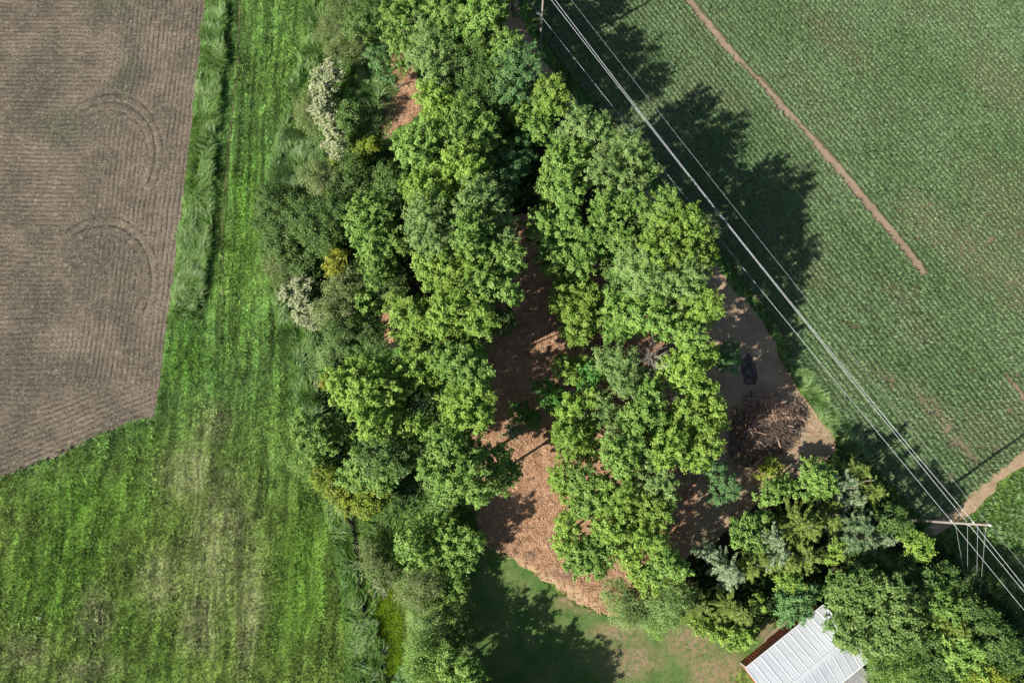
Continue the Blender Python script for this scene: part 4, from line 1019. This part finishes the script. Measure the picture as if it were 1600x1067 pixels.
# trees just outside the picture whose shadows reach into it
GO = 'trees standing just outside the picture'
for (u, v, r, h) in ((745, 1135, 38, 10), (695, 1140, 38, 9.5), (795, 1172, 40, 10.5), (650, 1155, 40, 10), (750, 1200, 45, 11)):
    bt('maple', h, [(u, v, r), (u + 20, v + 12, r * .6), (u - 22, v + 5, r * .75), (u + 6, v - 16, r * .7), (u + 10, v + 22, r * .8)], 'leafy tree beyond the bottom edge that shades the lawn', group=GO, dens=.9)
for (u, v, r, h) in ((700, -45, 40, 15), (770, -50, 40, 17), (640, -40, 38, 14), (800, -95, 40, 17), (850, -150, 40, 16)):
    bt('maple', h, [(u, v, r), (u + 20, v + 12, r * .6), (u - 22, v - 5, r * .75), (u + 12, v - 20, r * .8)], 'leafy tree beyond the top edge that shades the maize', group=GO, dens=.9)
print('leaves', leaf_total, time.time() - T0)

# ------------------------------------------------------------------ brush pile, logs, stones
def brush_pile():
    c = G(1192, 664); o = empty('brush_pile', (c.x, c.y, 0))
    tag(o, 'large heap of cut branches, painted tan on its lit upper side and dark where shaded, on the dirt clearing', 'brush pile')
    R, Hh = 4.5, 3.3
    lob = lambda a: 1 + .16 * math.sin(2 * a + .6) + .12 * math.sin(3 * a + 2) + .08 * math.sin(5 * a)
    for i in range(150):
        a = random.uniform(0, 6.28); q = math.sqrt(random.random()); rr = R * q * lob(a)
        p = Vector((math.cos(a) * rr, math.sin(a) * rr * 1.15, Hh * (1 - q ** 2) * random.uniform(.5, 1.05) + .1))
        th = random.uniform(0, 3.14) ; L = random.uniform(.9, 2.6)
        d = Vector((math.cos(th), math.sin(th), random.uniform(-.45, .45))) * L / 2
        mb = MB(); r0 = random.uniform(.05, .12)
        A, B = p - d, p + d
        A.z = max(A.z, .1); B.z = max(B.z, .1)
        mb.tube([A, (A + B) / 2 + Vector((random.uniform(-.15, .15), random.uniform(-.15, .15), .1)), B], [r0, r0 * .8, r0 * .45], 4)
        top = p.y > 0.5 and p.x > -2.6  # lit upper right side of the heap, painted with the lighter wood
        mb.build('branch', M_twig if (top and random.random() < .85) or random.random() < .12 else M_twig_shade, o)
    for mat, n, test in ((M_twig, 650, lambda p: p.y > .4 and p.z > .8), (M_twig_shade, 1700, lambda p: p.y < 2.0)):  # twigs coloured light on the lit side, dark on the shaded side
        mb = MB(); k = 0
        while k < n:
            a = random.uniform(0, 6.28); q = math.sqrt(random.random()); rr = R * 1.12 * q * lob(a)
            p = Vector((math.cos(a) * rr, math.sin(a) * rr * 1.15, Hh * max(0, 1 - q ** 2) * random.uniform(.2, 1.1) + .12))
            if not test(p): continue
            k += 1; th = random.uniform(0, 6.28); L = random.uniform(.4, 1.3)
            d = Vector((math.cos(th), math.sin(th), random.uniform(-.3, .6))) * L
            B = p + d; B.z = max(B.z, .1)
            mb.tube([p, p.lerp(B, .5) + Vector((random.uniform(-.12, .12),) * 3), B], [.028, .02, .008], 3, False)
        tag(mb.build('twigs', mat, o), kind='stuff')
brush_pile()
def log(u0, v0, u1, v1, r, label, z0=.2, z1=.4, mat=None, name='fallen_log'):
    a, b = G(u0, v0, z0), G(u1, v1, z1); mb = MB()
    mb.tube([a, a.lerp(b, .5) + Vector((.08, .05, .06)), b], [r, r * .85, r * .55], 7)
    for k in range(3):
        p = a.lerp(b, random.uniform(.4, .9)); mb.tube([p, p + Vector((random.uniform(-1, 1), random.uniform(-1, 1), .4))], [r * .35, r * .12], 4)
    c = (a + b) / 2; c.z = 0
    ob = mb.build(name, mat or M_dead, None, True)
    return tag(ob, label, 'log')
log(905, 556, 922, 534, .14, 'pale fallen trunk lying at the lower tip of the fluffy tree', .3, 1.2)
log(925, 545, 948, 530, .17, 'dark fallen log on the red chips beside the fluffy tree', .25, .8, M_bark)
log(616, 138, 642, 128, .13, 'dark stick lying across the small wood chip patch', .15, .3, M_bark)
log(575, 925, 592, 910, .10, 'brown log lying beside the ditch', .2, .5, M_twig)
log(1226, 607, 1236, 600, .08, 'short tan branch on the dirt above the brush pile', .1, .3, M_twig)
log(915, 823, 932, 829, .12, 'dark stump piece in the gap of the lower maple', .2, .4, M_bark)
log(612, 128, 620, 140, .08, 'pale short branch at the edge of the small chip patch', .15, .25, M_twig)
def stone(u, v, r, label):
    c = G(u, v); n1, n2 = 12, 7; V = []; F = []
    for i in range(n2 + 1):
        for j in range(n1):
            a = math.pi * i / n2; b = 2 * math.pi * j / n1; k = 1 + random.uniform(-.14, .14)
            V.append((math.sin(a) * math.cos(b) * r * k * 1.3, math.sin(a) * math.sin(b) * r * k, math.cos(a) * r * .6 * k + r * .3))
    for i in range(n2):
        for j in range(n1): F.append((i * n1 + j, (i + 1) * n1 + j, (i + 1) * n1 + (j + 1) % n1, i * n1 + (j + 1) % n1))
    me = bpy.data.meshes.new('boulder'); me.from_pydata(V, [], F); me.update()
    o = link('boulder', me, M_stone); o.location = c; tag(o, label, 'boulder')
stone(641, 763, .62, 'pale grey boulder in the shaded grass left of the broad maple')
stone(62, 965, .28, 'small pale stone in the meadow grass at the lower left')

# ------------------------------------------------------------------ barn
def barn():
    ze, wt = 3.6, 5.0
    A, B, C = G(1165, 1044, ze), G(1287, 945, ze), G(1354, 1034, ze)
    ux = (B - A); Lx = ux.length; ux.normalize()
    uy = Vector((ux.y, -ux.x, 0))
    Ly = (C - B).dot(uy)
    rise = 1.9; ov = .35
    o = empty('barn', A + ux * Lx / 2 + uy * Ly / 2 - Vector((0, 0, ze)), math.atan2(ux.y, ux.x))
    tag(o, 'long barn with white ribbed metal roof and red walls at the bottom right', 'barn')
    # local frame: x along the ridge, y across (uy is local -y)
    hx, hy = Lx / 2, Ly / 2
    def rz(y): return ze + rise * (1 - abs(y) / hy)
    # walls
    wx, wy = hx - ov, hy - ov
    for sgn in (1, -1):                                # long walls, corrugated
        mb = MB(); n = int(2 * wx / .22); V = []; F = []
        for i in range(n + 1):
            x = -wx + 2 * wx * i / n; dd = (.09 if i % 2 else 0) * sgn
            V += [(x, sgn * wy + dd, 0), (x, sgn * wy + dd, rz(wy) - .05)]
        for i in range(n): F.append((2 * i, 2 * i + 2, 2 * i + 3, 2 * i + 1))
        mb.add(V, F); mb.build('wall', M_red, o)
    for sgn in (1, -1):
        mb = MB(); n = int(2 * wy / .22); V = []; F = []
        for i in range(n + 1):
            y = -wy + 2 * wy * i / n; dd = (.09 if i % 2 else 0) * sgn
            V += [(sgn * wx + dd, y, 0), (sgn * wx + dd, y, rz(y) - .05)]
        for i in range(n): F.append((2 * i, 2 * i + 2, 2 * i + 3, 2 * i + 1))
        mb.add(V, F); mb.build('gable_wall', M_red, o)
    for sx in (1, -1):
        for sy in (1, -1):
            mb = MB(); mb.box((.07, 0, 0), (0, .07, 0), (0, 0, (rz(wy) - .1) / 2), (sx * (wx + .05), sy * (wy + .05), (rz(wy) - .1) / 2))
            mb.build('corner_trim', M_trim, o)
    # roof panels, each about 0.9 m wide with two ribs and a standing seam at its edge
    npan = int(round(2 * hx / 1.25)); pw = 2 * hx / npan
    panels = {}
    for sgn in (1, -1):
        prof = []
        prof += [(0, 0), (.06, .05), (.14, .05), (.22, .01), (pw * .5, .005), (pw - .30, .0), (pw - .008, -.012)]
        V = []; F = []
        for (x, z) in prof:
            V += [(x, sgn * .04, ze + rise + z - .01), (x, sgn * hy, ze + z)]
        for i in range(len(prof) - 1):
            f = (2 * i, 2 * i + 1, 2 * i + 3, 2 * i + 2)
            F.append(f if sgn > 0 else f[::-1])
        me = bpy.data.meshes.new('roof_panel'); me.from_pydata(V, [], F); me.update(); me.materials.append(M_roof)
        for i in range(npan):
            p = bpy.data.objects.new('roof_panel', me); col.objects.link(p); p.parent = o; p.location = (-hx + i * pw, 0, 0.004 * (i % 2))
    mb = MB()
    for sgn in (1, -1):
        s = rise / hy
        V = [(-hx - .04, 0, ze + rise + .10), (hx + .04, 0, ze + rise + .10), (hx + .04, sgn * .28, ze + rise + .09 - .28 * s), (-hx - .04, sgn * .28, ze + rise + .09 - .28 * s)]
        mb.add(V, [(0, 1, 2, 3)])
    mb.build('ridge_cap', M_roof, o)
    for sgn in (1, -1):
        for sy in (1, -1):
            s = rise / hy; mb = MB()
            d = Vector((0, sy * hy, -rise)) / 2
            mb.box((.035, 0, 0), d, (0, 0, .09), (sgn * (hx + .03), sy * hy / 2, ze + rise / 2 - .03)); mb.build('gable_trim', M_trim, o)
    for sgn in (1, -1):
        mb = MB(); mb.box((hx, 0, 0), (0, .05, 0), (0, 0, .06), (0, sgn * (hy + .06), ze - .08)); mb.build('gutter', M_trim, o)
    # vertical purlin shadows: screws row caps
    return o
barn()
M_gravel = make_plain('gravel', (0.20, 0.20, 0.20), (0.36, 0.35, 0.34), 3.0)
sheet('gravel_yard', W([(1310, 1072), (1362, 1030), (1392, 1050), (1392, 1130), (1280, 1130)]), 0.06, M_gravel, .2, .8)
sheet('bare_earth', W([(1205, 985), (1225, 968), (1240, 978), (1200, 1010), (1185, 1012)]), 0.062, M_strip, .2, .6)

# ------------------------------------------------------------------ power line
B1 = Vector((4.45, 68.8, 0)); B2 = G(1410, 811)
def hgt(u, v):                                         # height on pole two that shows at this point
    lo, hi = 5, 20
    for _ in range(40):
        m = (lo + hi) / 2
        if G(u, v, m).x > B2.x: lo = m
        else: hi = m
    return lo
HP = [hgt(1491, 817), hgt(1510, 818), hgt(1526, 819), hgt(1546, 820)]
print('heights', HP)
TOP = HP[3] + .1
def hgt1(u, v):                                        # the same on pole one, whose top leans up the picture
    lo, hi = 5, 30
    for _ in range(40):
        m = (lo + hi) / 2
        if G(u, v, m).y > B1.y: lo = m
        else: hi = m
    return lo
HP1 = [hgt1(847, 25), hgt1(849, -12), hgt1(850, -26), hgt1(852, -52)]
print('heights 1', HP1)
side = [Vector((-.45, .35, 0)), Vector((.42, -.30, 0)), Vector((-.42, .30, 0)), Vector((0, 0, 0))]
def pole(base, label, HP):
    TOP = HP[3] + .1
    o = empty('power_pole', base); tag(o, label, 'power pole', 'power poles along the maize field')
    mb = MB(); mb.tube([(0, 0, -.2), (0, 0, TOP * .5), (0, 0, TOP)], [.20, .17, .12], 12); mb.build('pole_shaft', M_pole, o, True)
    for i in range(3):
        s = side[i]; h = HP[i]; mb = MB()
        mb.tube([Vector((0, 0, h - .25)), s * .55 + Vector((0, 0, h - .12)), s + Vector((0, 0, h))], [.05, .04, .03], 6); mb.build('insulator_arm', M_steel, o, True)
        mb = MB(); pts = []; rad = []
        for k in range(9): pts.append(s * (.45 + .5 * k / 8) + Vector((0, 0, h - .14 + .12 * k / 8))); rad.append(.11 if k % 2 else .05)
        mb.tube(pts, rad, 8); mb.build('insulator', M_insul, o)
    mb = MB(); mb.tube([(0, 0, TOP), (0, 0, TOP + .08)], [.17, .10], 10); mb.build('pole_cap', M_steel, o)
    return o
p1 = pole(B1, 'wooden power pole at the top edge beside the dirt track', HP1)
mb = MB(); mb.tube([Vector((0, 0, HP1[0] + .2)) + Vector((-.9 * math.sin(t * .31), 0, 1.1 * (1 - math.cos(t * .31)) * .5)) for t in range(6)], .045, 6)
mb.build('jumper_wire', M_wire, p1)
pole(B2, 'wooden power pole at the lower right, leaning out past the headland', HP)
dv = (B2 - B1); B0 = B1 - dv * 1.0; B3 = B2 + dv * 1.0 + Vector((3, -2, 0))
def sag_for(i, u, v):                                  # sag that brings the wire to this point of the picture
    a = B1 + side[i]; b = B2 + side[i]; d = (b - a).normalized(); nr = Vector((-d.y, d.x, 0))
    C = Vector((0, 0, CAM_H)); r = G(u, v, 0) - C
    k = (a - C).dot(nr) / r.dot(nr); p = C + r * k
    t = (p - a).dot(d) / (b - a).length
    zl = HP1[i] + (HP[i] - HP1[i]) * t
    sg = (zl - p.z) / (4 * t * (1 - t)); print('sag', i, round(sg, 2), round(t, 2)); return min(3.0, max(.4, sg))
def wire(i, r, label, sagm):
    mb = MB(); pts = []
    bs = [B0, B1, B2, B3]; hs = [HP1[i], HP1[i], HP[i], HP[i]]
    for j in range(3):
        a = bs[j] + side[i] + Vector((0, 0, hs[j])); b = bs[j + 1] + side[i] + Vector((0, 0, hs[j + 1]))
        n = 24
        for k in range(n + (1 if j == 2 else 0)):
            t = k / n; p = a.lerp(b, t); p.z -= sagm * 4 * t * (1 - t); pts.append(p)
    mb.tube(pts, r, 6); tag(mb.build('power_line', M_wire, None, True), label, 'power line', 'power lines between the poles')
wire(0, .020, 'lowest wire, nearest the wood, strung between the power poles', sag_for(0, 1097, 340))
wire(1, .023, 'middle wire, second from the wood, strung between the power poles', sag_for(1, 1149, 367))
wire(2, .023, 'third wire from the wood, running close to the middle wire', sag_for(2, 1151, 367))
wire(3, .008, 'thin top wire, furthest from the wood', sag_for(3, 1200, 391))
for i, (u, v, hh) in enumerate(((1510, 910, HP[0]), (1512, 911, HP[1]), (1526, 911, HP[2]), (1531, 924, HP[3] - .8))):
    e = G(u, v + 6); mb = MB(); mb.tube([B2 + Vector((.12, -.1, hh)), e], .014, 5)
    if i == 3:
        pass
    tag(mb.build('guy_wire', M_wire), ['first guy wire from the left below the lower right pole', 'second guy wire from the left below the lower right pole', 'third guy wire from the left below the lower right pole',
        'rightmost guy wire, slanting left, below the lower right pole'][i], 'guy wire', 'guy wires of the lower right pole')
    mb = MB(); mb.tube([e + Vector((0, 0, -.1)), e + Vector((-.05, .15, .5))], .045, 6); tag(mb.build('ground_anchor', M_steel), 'steel rod anchoring the ' + ['first', 'second', 'third', 'rightmost'][i] + ' guy wire in the grass', 'anchor')
print('script', time.time() - T0)
